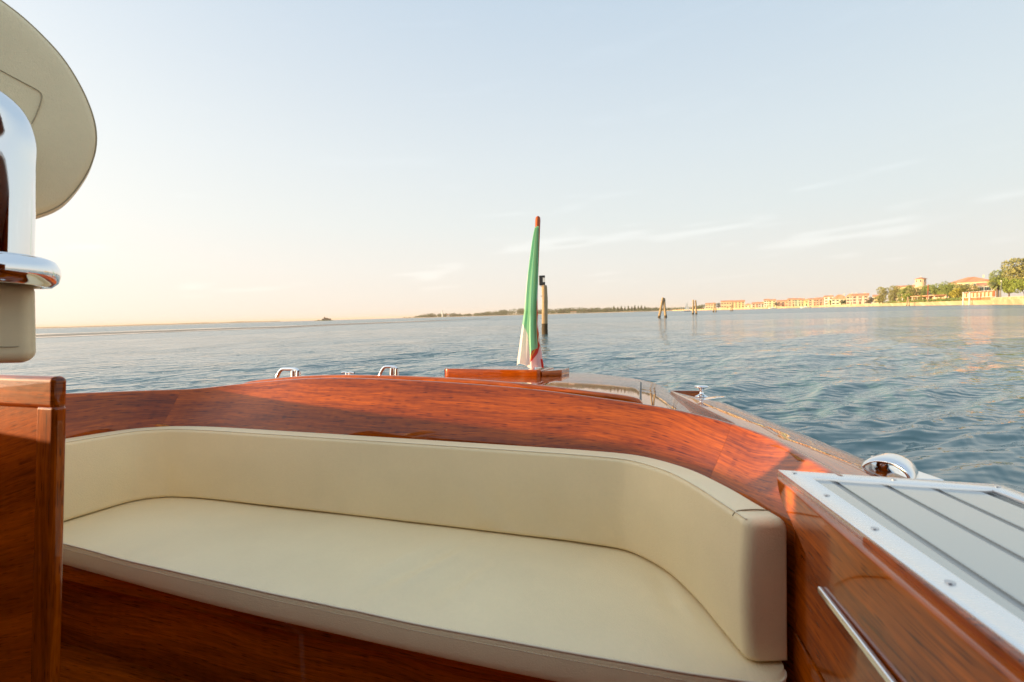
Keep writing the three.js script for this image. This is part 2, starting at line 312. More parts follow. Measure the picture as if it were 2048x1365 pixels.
// hull shell
{
  const rows = [];
  const ring = []; for (let i = 0; i <= 40; i++) { const z = mix(0.9, -4.73, i / 40); ring.push([edgeX(z), z]); } const full = [...ring, ...ring.slice().reverse().map(([x, z]) => [-x, z])];
  for (const [x, z] of full) { const r = []; for (const [k, y] of [[1.0, 0.862], [1.004, 0.84], [0.99, 0.6], [0.95, 0.25], [0.86, -0.1], [0.6, -0.45], [0.02, -0.62]]) r.push([x * k, y, z > -3.3 ? z : -3.3 + (z + 3.3) * (0.7 + 0.3 * k)]); rows.push(r); }
  part('hull', loft(rows, { flip: false }), M.hull, boat);
}
// cockpit sole and the base under the bench
part('floor', box(-1.2, 1.2, 0.16, 0.20, -1.2, 0.9, 0.002), M.mahogany, boat);
const sb = part('seat_base', (() => { const rows = []; for (let i = 0; i <= 30; i++) { const x = mix(-1.15, 1.155, i / 30), z = -1.035 + 0.05 * Math.pow(Math.max(0, (0.55 - x) / 1.7), 1.6) * -1; rows.push([[x, 0.198, z - 0.03], [x, 0.47, z - 0.03], [x, 0.472, z - 0.05]]); } return swapUV(swapUV(loft(rows, { flip: true }))); })(), M.mahogany, boat);
part('seat_rail', (() => { const rows = []; for (let i = 0; i <= 30; i++) { const x = mix(-1.15, 1.155, i / 30), z = -1.003 + 0.05 * Math.pow(Math.max(0, (0.55 - x) / 1.7), 1.6) * -1; rows.push([[x, 0.455, z - 0.06], [x, 0.453, z - 0.004], [x, 0.458, z], [x, 0.502, z], [x, 0.508, z - 0.004], [x, 0.509, z - 0.5]]); } return loft(rows, { flip: true }); })(), M.mahogany, sb);
// right-hand lining below the coaming, with its shadow groove
{
  const li = part('side_lining', mergeGeometries([box(1.158, 1.185, 0.2, 0.642, -1.30, 0.9, 0.003), box(1.158, 1.185, 0.650, 0.946, -1.02, 0.9, 0.003)]), M.mahogany, boat);
  part('lining_groove', box(1.166, 1.18, 0.64, 0.652, -1.28, 0.9, 0), M.black, li);
}
{
  part('side_lining', box(-1.20, -1.172, 0.2, 1.0, -0.73, 0.9, 0.003), M.mahogany, boat);
  const rows = []; for (let i = 0; i <= 12; i++) { const z = mix(-0.745, -0.19, i / 12), y = 1.04 + 0.03 * (i / 12); rows.push([[-1.201, 0.9, z], [-1.228, y - 0.006, z], [-1.234, y, z], [-1.252, y, z], [-1.258, y - 0.008, z], [-1.258, 0.9, z]]); } part('forward_coaming', loft(rows, { flip: true }), M.mahogany, boat);
}
// boarding step: varnished side panel with chrome strip, steel-framed slatted top
const step = part('side_panel', (() => {
  const s = new THREE.Shape(); // z to the right (aft negative), y up
  s.moveTo(-1.055, 0.934); s.bezierCurveTo(-1.045, 0.905, -1.02, 0.892, -0.99, 0.886); s.bezierCurveTo(-0.95, 0.87, -0.88, 0.842, -0.842, 0.820); s.lineTo(-0.838, 0.816); s.lineTo(0.9, 0.816); s.lineTo(0.9, 0.934); s.lineTo(-1.055, 0.934);
  const g = new THREE.ExtrudeGeometry(s, { depth: 0.012, bevelEnabled: true, bevelThickness: 0.004, bevelSize: 0.004, bevelSegments: 3, curveSegments: 14 });
  g.rotateY(-Math.PI / 2).translate(1.153, 0, 0);      // x' = -z, so depth runs to the left
  const p = g.attributes.position; for (let i = 0; i < p.count; i++) { const z = p.getZ(i), k = (0.934 - p.getY(i)) / 0.13; p.setX(i, p.getX(i) + 0.012 * (z + 1.06)); void k; }
  g.computeVertexNormals(); const gg = toCreasedNormals(g, 0.2); const uv = gg.attributes.uv, pp = gg.attributes.position; for (let i = 0; i < uv.count; i++) uv.setXY(i, pp.getZ(i), pp.getY(i)); return gg;
})(), M.mahogany, boat);
tag(step, 'glossy mahogany side panel below the steel framed step');
part('chrome_strip', (() => { const g = metreBox(0.008, 0.011, 1.74, 0.003); g.translate(1.1365, 0.822, 0.04); return g; })(), M.chrome, step);
const frameTop = 0.948;
const stepTop = part('step_frame', (() => {
  const o = new THREE.Shape(); const P = [[1.147, -1.078], [1.515, -1.078], [1.522, -1.070], [1.522, 0.60], [1.186, 0.60], [1.172, -0.4]]; o.moveTo(...P[0]); P.slice(1).forEach((p) => o.lineTo(...p)); o.closePath();
  const h = new THREE.Path(); [[1.191, -1.036], [1.231, 0.55], [1.49, 0.55], [1.486, -1.036]].forEach((p, i) => (i ? h.lineTo(...p) : h.moveTo(...p))); h.closePath(); o.holes.push(h);
  const g = new THREE.ExtrudeGeometry(o, { depth: 0.012, bevelEnabled: true, bevelThickness: 0.0015, bevelSize: 0.0015, bevelSegments: 2 });
  g.rotateX(Math.PI / 2).translate(0, frameTop - 0.0015, 0); return toCreasedNormals(g, 0.5);
})(), M.steel, boat);
tag(stepTop, 'brushed steel frame round the slatted boarding step');
const seams = [1.232, 1.318, 1.396, 1.474];
{
  const xs = [1.193, ...seams, 1.487];
  for (let i = 0; i < xs.length - 1; i++) part('slat', box(xs[i] + (i ? 0.006 : 0), xs[i + 1] - 0.006, 0.922, 0.9425, -1.035, 0.548, 0.0015), M.slat, stepTop);
  part('slat_bed', box(1.192, 1.489, 0.915, 0.9395, -1.034, 0.549, 0), M.groove, stepTop);
  part('step_side', mergeGeometries([box(1.496, 1.512, 0.88, 0.933, -1.06, 0.6, 0.003), box(1.16, 1.512, 0.88, 0.933, -1.068, -1.05, 0.003)]), M.mahogany, stepTop);
  const sc = new THREE.CylinderGeometry(0.0048, 0.0048, 0.002, 16);
  for (const [x, z] of [[1.170, -1.058], [1.176, -0.912], [1.182, -0.761], [1.185, -0.607], [1.189, -0.45], [1.342, -1.058], [1.505, -1.058]]) part('screw', sc.clone().translate(x, frameTop + 0.0004, z), M.screw, stepTop);
}
// chrome fittings
function cowl(cx, y0, cz) {        // chrome fairlead: arched hood over a spool on a base plate
  const rows = [], W = 0.052, H = 0.045, ry = -0.85, rot = (q) => { const x = q[0] - cx, z = q[2] - cz; return [cx + x * Math.cos(ry) + z * Math.sin(ry), q[1], cz - x * Math.sin(ry) + z * Math.cos(ry)]; };
  for (let i = 0; i <= 28; i++) { const a = Math.PI * i / 28, r = []; for (let j = 0; j <= 12; j++) { const v = j / 12 * 2 - 1, fl = 1 - 0.16 * v * v * v * v + 0.10 * v, cross = 0.05 * v; r.push([cx + Math.cos(a) * W * fl + 0.012 * v, y0 + 0.004 + Math.sin(a) * H * fl * (1 - 0.10 * (v + 1)), cz + cross]); } rows.push(r); }
  const inner = rows.map((r) => r.map(([x, y, z]) => [cx + (x - cx) * 0.88, y0 + 0.004 + (y - y0 - 0.004) * 0.88, z]).reverse());
  const g = rows.map((r, i) => [...r, ...inner[i], r[0]].map(rot));
  const f = part('fairlead', loft(g), M.chrome, boat);
  part('spool', lathe([[0.0, 0], [0.024, 0], [0.022, 0.004], [0.013, 0.012], [0.011, 0.020], [0.014, 0.028], [0.022, 0.034], [0.0, 0.036]]).translate(cx - 0.012, y0 + 0.002, cz - 0.008), M.chrome, f);
  part('base_plate', metreBox(0.16, 0.006, 0.12, 0.003).rotateY(0.15).translate(cx - 0.005, y0 + 0.001, cz - 0.01), M.chrome, f);
  return f;
}
tag(cowl(1.425, 0.915, -1.25), 'arched chrome fairlead beside the slatted step');
function bollard(cx, y0, cz, s = 1) {
  const g = lathe([[0, 0], [0.034, 0], [0.035, 0.005], [0.024, 0.010], [0.012, 0.018], [0.010, 0.030], [0.011, 0.042], [0.016, 0.050], [0.036, 0.055], [0.038, 0.061], [0.030, 0.066], [0, 0.068]].map(([r, y]) => [r * s, y * s])).translate(cx, y0, cz);
  const b = part('mooring_bollard', g, M.chrome, boat);
  part('base_plate', metreBox(0.05, 0.006, 0.24, 0.003).rotateY(-0.62).translate(cx + 0.05, y0 + 0.001, cz + 0.05), M.chrome, b); return b;
}
tag(bollard(1.235, 0.921, -2.9, 1.05), 'chrome mushroom bollard on the narrow side deck');
function handle(x, z, y0, yT, len) {     // chrome grab handle with one broad leg
  const h = part('grab_handle', tube([[x, y0, z], [x + 0.012, yT - 0.055, z], [x + 0.04, yT - 0.014, z], [x + len * 0.55, yT - 0.009, z], [x + len - 0.012, yT - 0.012, z], [x + len, yT - 0.022, z]], 0.010, 40, 14), M.chrome, boat);
  part('broad_leg', mergeGeometries([new THREE.CylinderGeometry(0.017, 0.018, yT - 0.018 - y0, 20).translate(x + len - 0.03, (yT - 0.018 + y0) / 2, z), new THREE.CylinderGeometry(0.013, 0.014, yT - 0.022 - y0, 20).translate(x + len + 0.004, (yT - 0.022 + y0) / 2, z + 0.004)]), M.chrome, h); return h;
}
handle(-1.165, -2.2, 0.93, 1.088, 0.155); handle(-0.735, -2.6, 0.98, 1.093, 0.128);
{
  const c = part('horn_cleat', tube([[-1.01, 1.040, -2.6], [-0.985, 1.043, -2.6], [-0.965, 1.038, -2.6], [-0.945, 1.043, -2.6], [-0.915, 1.039, -2.6]], 0.006, 24, 10), M.chrome, boat);
  part('cleat_foot', mergeGeometries([new THREE.CylinderGeometry(0.006, 0.01, 0.08, 12).translate(-0.975, 1.0, -2.6), new THREE.CylinderGeometry(0.006, 0.01, 0.08, 12).translate(-0.950, 1.0, -2.6)]), M.chrome, c);
}
// aft hatch panel and the raised lid at the stern
{
  const rows = []; for (let i = 0; i <= 14; i++) { const z = mix(-2.34, -3.80, i / 14), r = []; for (let j = 0; j <= 10; j++) { const x = mix(0.22, 0.872 + 0.02 * (i / 14), j / 10), y = deckY(x) + 0.006; if (!j) r.push([x - 0.002, y - 0.012, z]); r.push([x, y, z]); if (j === 10) r.push([x + 0.002, y - 0.012, z]); } rows.push(r); }
  const h = part('deck_hatch', loft(rows), M.deck, boat);
  part('hatch_gap', (() => { const r = []; for (let i = 0; i <= 8; i++) { const z = mix(-2.34, -3.80, i / 8), x = 0.876 + 0.02 * (i / 8); r.push([[x, deckY(x) + 0.002, z], [x + 0.010, deckY(x + 0.01) + 0.002, z]]); } return loft(r); })(), M.black, h);
  const s = new THREE.Shape(); s.moveTo(-0.80, 0); s.quadraticCurveTo(-0.855, 0, -0.855, 0.06); s.lineTo(-0.80, 0.40); s.quadraticCurveTo(-0.45, 0.70, 0.0, 0.70); s.lineTo(0.05, 0.66); s.lineTo(0.05, 0.03); s.quadraticCurveTo(0.05, 0, 0.01, 0); s.closePath();
  const g = new THREE.ExtrudeGeometry(s, { depth: 0.058, bevelEnabled: true, bevelThickness: 0.009, bevelSize: 0.009, bevelSegments: 4, curveSegments: 10 }); g.rotateX(-Math.PI / 2).translate(0, 0.952, -3.9);
  const p = g.attributes.position; for (let i = 0; i < p.count; i++) { const x = p.getX(i); p.setY(i, p.getY(i) - 0.03 * Math.pow((x + 0.35), 2) + 0.004); if (p.getZ(i) > -3.93) p.setZ(i, p.getZ(i) - 0.03 * Math.abs(x + 0.38)); }
  const gg = toCreasedNormals(g, 0.5); const uv = gg.attributes.uv, pp = gg.attributes.position; for (let i = 0; i < uv.count; i++) uv.setXY(i, pp.getX(i), pp.getY(i) - pp.getZ(i));
  const lid = part('stern_locker', gg, M.mahPanel, boat); tag(lid, 'raised varnished mahogany locker lid at the stern');
  const wg = new THREE.Shape(); wg.moveTo(0.07, -3.92); wg.lineTo(0.22, -4.04); wg.lineTo(0.23, -4.45); wg.lineTo(0.07, -4.52); wg.closePath();
  const w = new THREE.ExtrudeGeometry(wg, { depth: 0.04, bevelEnabled: true, bevelThickness: 0.003, bevelSize: 0.003, bevelSegments: 2 }); w.rotateX(Math.PI / 2).translate(0, 1.004, 0);
  const wp = w.attributes.position; for (let i = 0; i < wp.count; i++) if (wp.getX(i) > 0.15 && wp.getY(i) > 0.99) wp.setY(i, wp.getY(i) + 0.010);
  part('locker_wing', toCreasedNormals(w, 0.4), M.deck, lid);
}
// panelled partition on the left, a leaf 27 mm thick
{
  const pt = part('partition', box(-0.600, -0.428, 0.202, 1.063, -0.724, -0.706, 0), M.mahPanel, boat);
  { const uv = pt.geometry.attributes.uv; for (let i = 0; i < uv.count; i++) { const a = uv.getX(i), b = uv.getY(i); uv.setXY(i, a * 0.9 + b * 0.28, b * 0.9 - a * 0.28); } }
  tag(pt, 'mahogany panelled partition left of the bench');
  part('stile', swapUV(box(-0.430, -0.372, 0.202, 1.070, -0.7268, -0.7002, 0.009)), M.mahogany, pt);
  part('top_rail', metreBox(0.231, 0.074, 0.028, 0.0125, 5).translate(-0.4875, 1.0985, -0.7135), M.mahogany, pt);
}
// wheelhouse behind the eye: it shades the front of the cockpit from the low sun
{
  const cb = part('cabin_side', box(-1.26, -1.22, 0.2, 1.95, -0.20, 2.6, 0.006), M.mahogany, boat);
  part('cabin_side', box(1.27, 1.31, 0.95, 1.95, 0.55, 2.6, 0.006), M.mahogany, boat);
  part('cabin_roof', box(-1.32, 1.36, 1.951, 2.0, 0.55, 2.7, 0.015), M.white, boat);
  part('cabin_front', box(-1.219, 1.269, 0.2, 1.95, 2.5, 2.54, 0.006), M.mahPanel, boat);
  part('foredeck', box(-1.45, 1.45, 0.80, 0.90, 2.61, 4.4, 0.02), M.deck, boat);
  part('cabin_floor', box(-1.219, 1.269, 0.12, 0.158, 0.2, 2.6, 0.002), M.mahogany, boat); void cb;
  const bow = []; for (let i = 0; i <= 24; i++) { const t = i / 24 * 2 - 1, x = 1.5 * Math.sign(t) * Math.pow(Math.abs(t), 0.5), z = 4.4 - 3.5 * t * t; const r = []; for (const [k, y] of [[1, 0.86], [0.93, 0.4], [0.8, 0], [0.4, -0.5]]) r.push([x * k, y, 0.9 + (z - 0.9) * (0.6 + 0.4 * k)]); bow.push(r); }
  part('bow', loft(bow), M.hull, boat);
}
top(boat, 'varnished mahogany motorboat with cream stern bench and chrome fittings', 'boat');

// ------------------------------------------------------------------ upholstery
{
  const b = onBoat('backrest_cushion', 0, 0.586, -1.5);
  const H0 = 0.586, H1 = 0.866, T = 0.088, R = 0.016, RE = 0.022, N = 190;
  const len = backCurve.getLength(), rows = [], pipes = [];
  for (let i = 0; i <= N; i++) {
    const tail = 0.034 / len, q = i <= N - 16 ? (1 - tail) * i / (N - 16) : 1 - tail * Math.pow((N - i) / 16, 1.6), t = q, p = backCurve.getPointAt(t), tg = backCurve.getTangentAt(t); tg.normalize();
    const inx = -tg.z, inz = tg.x;                      // towards the cockpit
    const dEnd = (1 - q) * len, e = dEnd < RE ? RE - Math.sqrt(Math.max(0, RE * RE - (RE - dEnd) * (RE - dEnd))) : 0;
    const prof = [];
    const corner = (cx, cy, a0, a1, r) => { for (let k = 0; k <= 5; k++) { const a = mix(a0, a1, k / 5); prof.push([cx + r * Math.cos(a), cy + r * Math.sin(a)]); } };
    const x0 = 0.001 + e * 0.4, x1 = T - e, y0 = H0 + e * 0.4, y1 = H1 - e * 0.7;
    prof.push([x0, y0]); prof.push([x0, (y0 + y1) / 2]); corner(x0 + R, y1 - R, Math.PI, Math.PI / 2, R); corner(x1 - R, y1 - R, Math.PI / 2, 0, R);
    for (let k = 1; k < 12; k++) {
      const f = k / 12, y = mix(y1 - R, y0 + R, f);
      // soft belly and a few puckers near the corners
      let d = 0.006 * Math.sin(f * Math.PI);
      const sx = q * len; for (const [c, w, am, sl] of [[0.66, 0.035, 0.006, 0.12], [0.685, 0.02, -0.005, 0.14], [0.73, 0.03, -0.005, 0.14], [0.30, 0.05, 0.004, -0.1], [0.27, 0.03, -0.004, -0.12], [0.79, 0.025, 0.004, 0.15], [0.48, 0.06, -0.003, 0.05]]) { const u = (sx - c * len - sl * (f - 0.5)) / w; d += am * Math.exp(-u * u) * sstep(0.15, 0.8, f); }
      prof.push([x1 + d, y]);
    }
    corner(x1 - R, y0 + R, 0, -Math.PI / 2, R); prof.push([x0, y0]);
    rows.push(prof.map(([d, y]) => [p.x + inx * d, y, p.z + inz * d]));
    pipes.push([p.x + inx * (x1 - 0.006), y1 - 0.0015, p.z + inz * (x1 - 0.006)]);
  }
  const last = rows[N], cx = last.reduce((s, p) => [s[0] + p[0] / last.length, s[1] + p[1] / last.length, s[2] + p[2] / last.length], [0, 0, 0]);
  const cap = []; for (let q = 0; q <= 6; q++) { const k = q / 6; cap.push(last.map((p) => [mix(p[0], cx[0], k), mix(p[1], cx[1], k), mix(p[2], cx[2], k)])); }
  const capGeo = loft(cap); { const uv = capGeo.attributes.uv, p = capGeo.attributes.position; for (let q = 0; q < uv.count; q++) uv.setXY(q, p.getX(q), p.getY(q)); }
  part('cushion_body', mergeGeometries([loft(rows), capGeo]), M.vinyl, b);
  part('top_seam', tube(pipes.slice(4, N - 6).filter((_, i) => i % 3 === 0), 0.0016, 200, 6), M.piping, b);
  // stitched welt across the top of the open end
  const k = N - 17, e = rows[k]; part('end_seam', tube([e[2], e[5], e[8], e[10], e[12]].map((p) => [p[0], p[1] + 0.0005, p[2]]), 0.0014, 24, 6), M.thread, b);
  top(b, 'curved cream backrest cushion wrapping round the stern bench', 'cushion');
}
{
  const b = onBoat('seat_cushion', 0, 0.509, -1.2);
  const FR = [[-1.14, -1.052], [-0.854, -1.026], [-0.28, -0.978], [0.2, -0.955], [0.575, -0.944], [0.90, -0.944], [1.085, -0.953]];
  const fz = (x) => { for (let i = 0; i < FR.length - 1; i++) if (x <= FR[i + 1][0]) { const p0 = FR[Math.max(0, i - 1)], p1 = FR[i], p2 = FR[i + 1], p3 = FR[Math.min(FR.length - 1, i + 2)]; const t = (x - p1[0]) / (p2[0] - p1[0]), m1 = (p2[1] - p0[1]) / (p2[0] - p0[0]) * (p2[0] - p1[0]), m2 = (p3[1] - p1[1]) / (p3[0] - p1[0]) * (p2[0] - p1[0]); return (2 * t ** 3 - 3 * t * t + 1) * p1[1] + (t ** 3 - 2 * t * t + t) * m1 + (-2 * t ** 3 + 3 * t * t) * p2[1] + (t ** 3 - t * t) * m2; } const d = Math.min(1, (x - 1.085) / 0.05); return -0.953 - 0.05 * (1 - Math.sqrt(Math.max(0, 1 - d * d))); };
  const under = []; for (let i = 0; i <= 400; i++) { const p = backCurve.getPointAt(i / 400), tg = backCurve.getTangentAt(i / 400); under.push([p.x - tg.z * 0.006, p.z + tg.x * 0.006]); }
  const rz = (x) => { let z = -1.012; for (let i = 0; i < 400; i++) { const a = under[i], c = under[i + 1]; if ((a[0] - x) * (c[0] - x) <= 0) z = Math.min(z, mix(a[1], c[1], Math.abs(c[0] - a[0]) < 1e-6 ? 0 : (x - a[0]) / (c[0] - a[0]))); } return z; };
  const topY = (x, f) => {
    let y = 0.5838 - 0.004 * (1 - sstep(0, 0.06, f)) + 0.0;
    for (const [cx, cf, wx, wf, am, sl] of [[0.26, 0.42, 0.020, 0.26, -0.0062, 0.22], [0.31, 0.40, 0.016, 0.24, 0.0052, 0.22], [0.20, 0.46, 0.02, 0.2, 0.0036, 0.2], [0.40, 0.36, 0.03, 0.2, -0.0046, 0.16], [0.44, 0.34, 0.018, 0.16, 0.003, 0.14], [0.02, 0.5, 0.10, 0.3, -0.004, 0.1], [0.7, 0.5, 0.16, 0.3, -0.005, 0], [-0.45, 0.5, 0.2, 0.35, -0.004, 0.05], [0.93, 0.55, 0.025, 0.18, -0.003, -0.12], [0.97, 0.5, 0.02, 0.16, 0.0025, -0.12]]) { const u = (x - cx - sl * (f - cf)) / wx, v = (f - cf) / wf; y += 1.7 * am * Math.exp(-u * u - v * v); }
    return y + 0.003 * (vnoise(x * 5 + 40, f * 3 + 9, 4096, 4096, 61) - 0.7);
  };
  const xs = []; for (let i = 0; i <= 230; i++) xs.push(mix(-1.142, 1.085, i / 230)); for (let i = 1; i <= 10; i++) xs.push(1.085 + 0.05 * Math.sin(i / 10 * Math.PI / 2));
  const rows = [], pipe = [];
  for (const x of xs) {
    const f = fz(x), r = Math.min(f - 0.002, rz(x)), y0 = 0.5095, rad = 0.011, p = [[x, y0, r], [x, topY(x, 1), r]];
    for (let k = 1; k <= 16; k++) { const q = 1 - k / 16; p.push([x, topY(x, q), mix(f - rad, r, q)]); }
    const yt = topY(x, 0); for (let k = 1; k <= 5; k++) { const a = Math.PI / 2 * (1 - k / 5); p.push([x, yt - rad + rad * Math.sin(a), f - rad + rad * Math.cos(a)]); }
    p.push([x, mix(yt, y0, 0.35), f + 0.002], [x, mix(yt, y0, 0.7), f + 0.002], [x, y0 + 0.006, f], [x, y0, f - 0.006]);
    rows.push(p); pipe.push([x, yt - 0.0022, f - 0.0022]);
  }
  const lastRow = rows[rows.length - 1]; rows.push(lastRow.map((p) => [p[0] + 0.001, mix(p[1], 0.545, 0.9), mix(p[2], lastRow[10][2], 0.5)]));
  part('cushion_body', loft(rows, { flip: true }), M.vinyl, b);
  part('piping', tube(pipe.filter((_, i) => i % 4 === 0 || i > 228), 0.0026, 260, 8), M.piping, b);
  const st = new THREE.BoxGeometry(0.0055, 0.0012, 0.0010), sts = []; for (let k = 0; k < 270; k++) { const x = mix(-1.12, 1.07, k / 269), z = fz(x); sts.push(st.clone().rotateY(-Math.atan2(fz(x + 0.01) - fz(x - 0.01), 0.02)).translate(x, topY(x, 0) - 0.0155, z + 0.0012)); }
  part('stitching', mergeGeometries(sts), M.piping, b);
  top(b, 'long cream seat cushion lying on the stern bench', 'cushion');
}
// helm chair at the left, turned half towards the cockpit: round pad, bent chrome frame, padded seat block
{
  const h = onBoat('helm_chair', -0.62, 0.20, -0.52);
  const NX = 0.876, NZ = 0.482, AX = 0.482, AZ = -0.876;            // the way it faces, and across it
  const place = (o, a, y, d) => [o[0] + a * AX + d * NX, y, o[1] + a * AZ + d * NZ];
  const O = [-0.46, -0.74];
  const pad = [[-0.081, 1.972], [-0.043, 1.947], [0.015, 1.888], [0.06, 1.798], [0.075, 1.723], [0.067, 1.652], [0.042, 1.584], [0.013, 1.535], [-0.021, 1.506], [-0.08, 1.475], [-0.17, 1.462], [-0.27, 1.47], [-0.36, 1.53], [-0.41, 1.62], [-0.42, 1.75], [-0.38, 1.87], [-0.31, 1.95], [-0.21, 1.995], [-0.13, 1.993]];
  const pc = new THREE.CatmullRomCurve3(pad.map(([x, y]) => V(x, y, 0)), true, 'centripetal').getPoints(90).slice(0, 90), cx = -0.17, cy = 1.73, rows = [];
  const prof = [[0.0, 0.006], [0.3, 0.006], [0.6, 0.004], [0.82, 0.000], [0.94, -0.006], [0.985, -0.012], [1.0, -0.022], [1.0, -0.05], [0.985, -0.066], [0.93, -0.075], [0.6, -0.08], [0, -0.08]];
  for (let i = 0; i <= 90; i++) { const q = pc[i % 90]; rows.push(prof.map(([k, d]) => place(O, cx + (q.x - cx) * k, cy + (q.y - cy) * k, d))); }
  const body = part('backrest_pad', loft(rows), M.vinyl, h);
  part('pad_seam', tube(pc.filter((_, i) => i % 3 === 0).map((q) => place(O, cx + (q.x - cx) * 0.995, cy + (q.y - cy) * 0.995, -0.0145)), 0.0014, 160, 6, true), M.seam, body);
  part('pocket_seam', tube([[-0.16, 1.832], [-0.086, 1.809], [-0.052, 1.797], [-0.026, 1.787], [-0.022, 1.781], [-0.031, 1.727], [-0.040, 1.70]].map(([a, y]) => place(O, a, y, 0.0056)), 0.0011, 40, 6), M.seam, body);
  const fr = part('chrome_frame', tube([[-0.408, 1.34, -0.64], [-0.408, 1.45, -0.64], [-0.408, 1.58, -0.64], [-0.409, 1.64, -0.64], [-0.418, 1.685, -0.625], [-0.440, 1.712, -0.585], [-0.475, 1.722, -0.525], [-0.53, 1.722, -0.42], [-0.57, 1.712, -0.35], [-0.585, 1.67, -0.32], [-0.588, 1.58, -0.315], [-0.588, 1.34, -0.315]], 0.0365, 120, 24), M.chrome, h);
  for (const [x, z] of [[-0.408, -0.64], [-0.588, -0.315]]) part('collar_ring', lathe([[0.034, 0.020], [0.046, 0.029], [0.058, 0.031], [0.070, 0.025], [0.077, 0.010], [0.078, -0.004], [0.074, -0.020], [0.064, -0.030], [0.052, -0.030], [0.042, -0.020], [0.034, -0.012]], 44).translate(x, 1.358, z), M.chrome, fr);
  const Q = [-0.42, -0.66];
  part('seat_pad', (() => { const g = new RoundedBoxGeometry(0.44, 0.176, 0.06, 6, 0.024); const p = g.attributes.position; for (let i = 0; i < p.count; i++) { const a = p.getX(i) - 0.192, y = p.getY(i) + 1.253, d = p.getZ(i) - 0.028; const w = place(Q, a + 0.0025 * Math.sin((y - 1.17) * 36), y - 0.004 * sstep(-0.06, -0.2, a), d); p.setXYZ(i, ...w); } g.computeVertexNormals(); return g; })(), M.vinyl, h);
  part('pad_stitching', tube([[-0.40, 1.190], [-0.2, 1.193], [-0.03, 1.199], [0.0, 1.200], [0.016, 1.203]].map(([a, y], i) => place(Q, a, y, i === 4 ? -0.004 : 0.0028)), 0.0011, 40, 6), M.seam, h);
  part('pedestal', lathe([[0, 0], [0.14, 0], [0.14, 0.012], [0.05, 0.03], [0.030, 0.06], [0.030, 0.975], [0, 0.976]], 28).translate(-0.535, 0.2, -0.50), M.chrome, h);
  top(h, 'cream padded helm chair with bent chrome tube frame', 'chair');
}
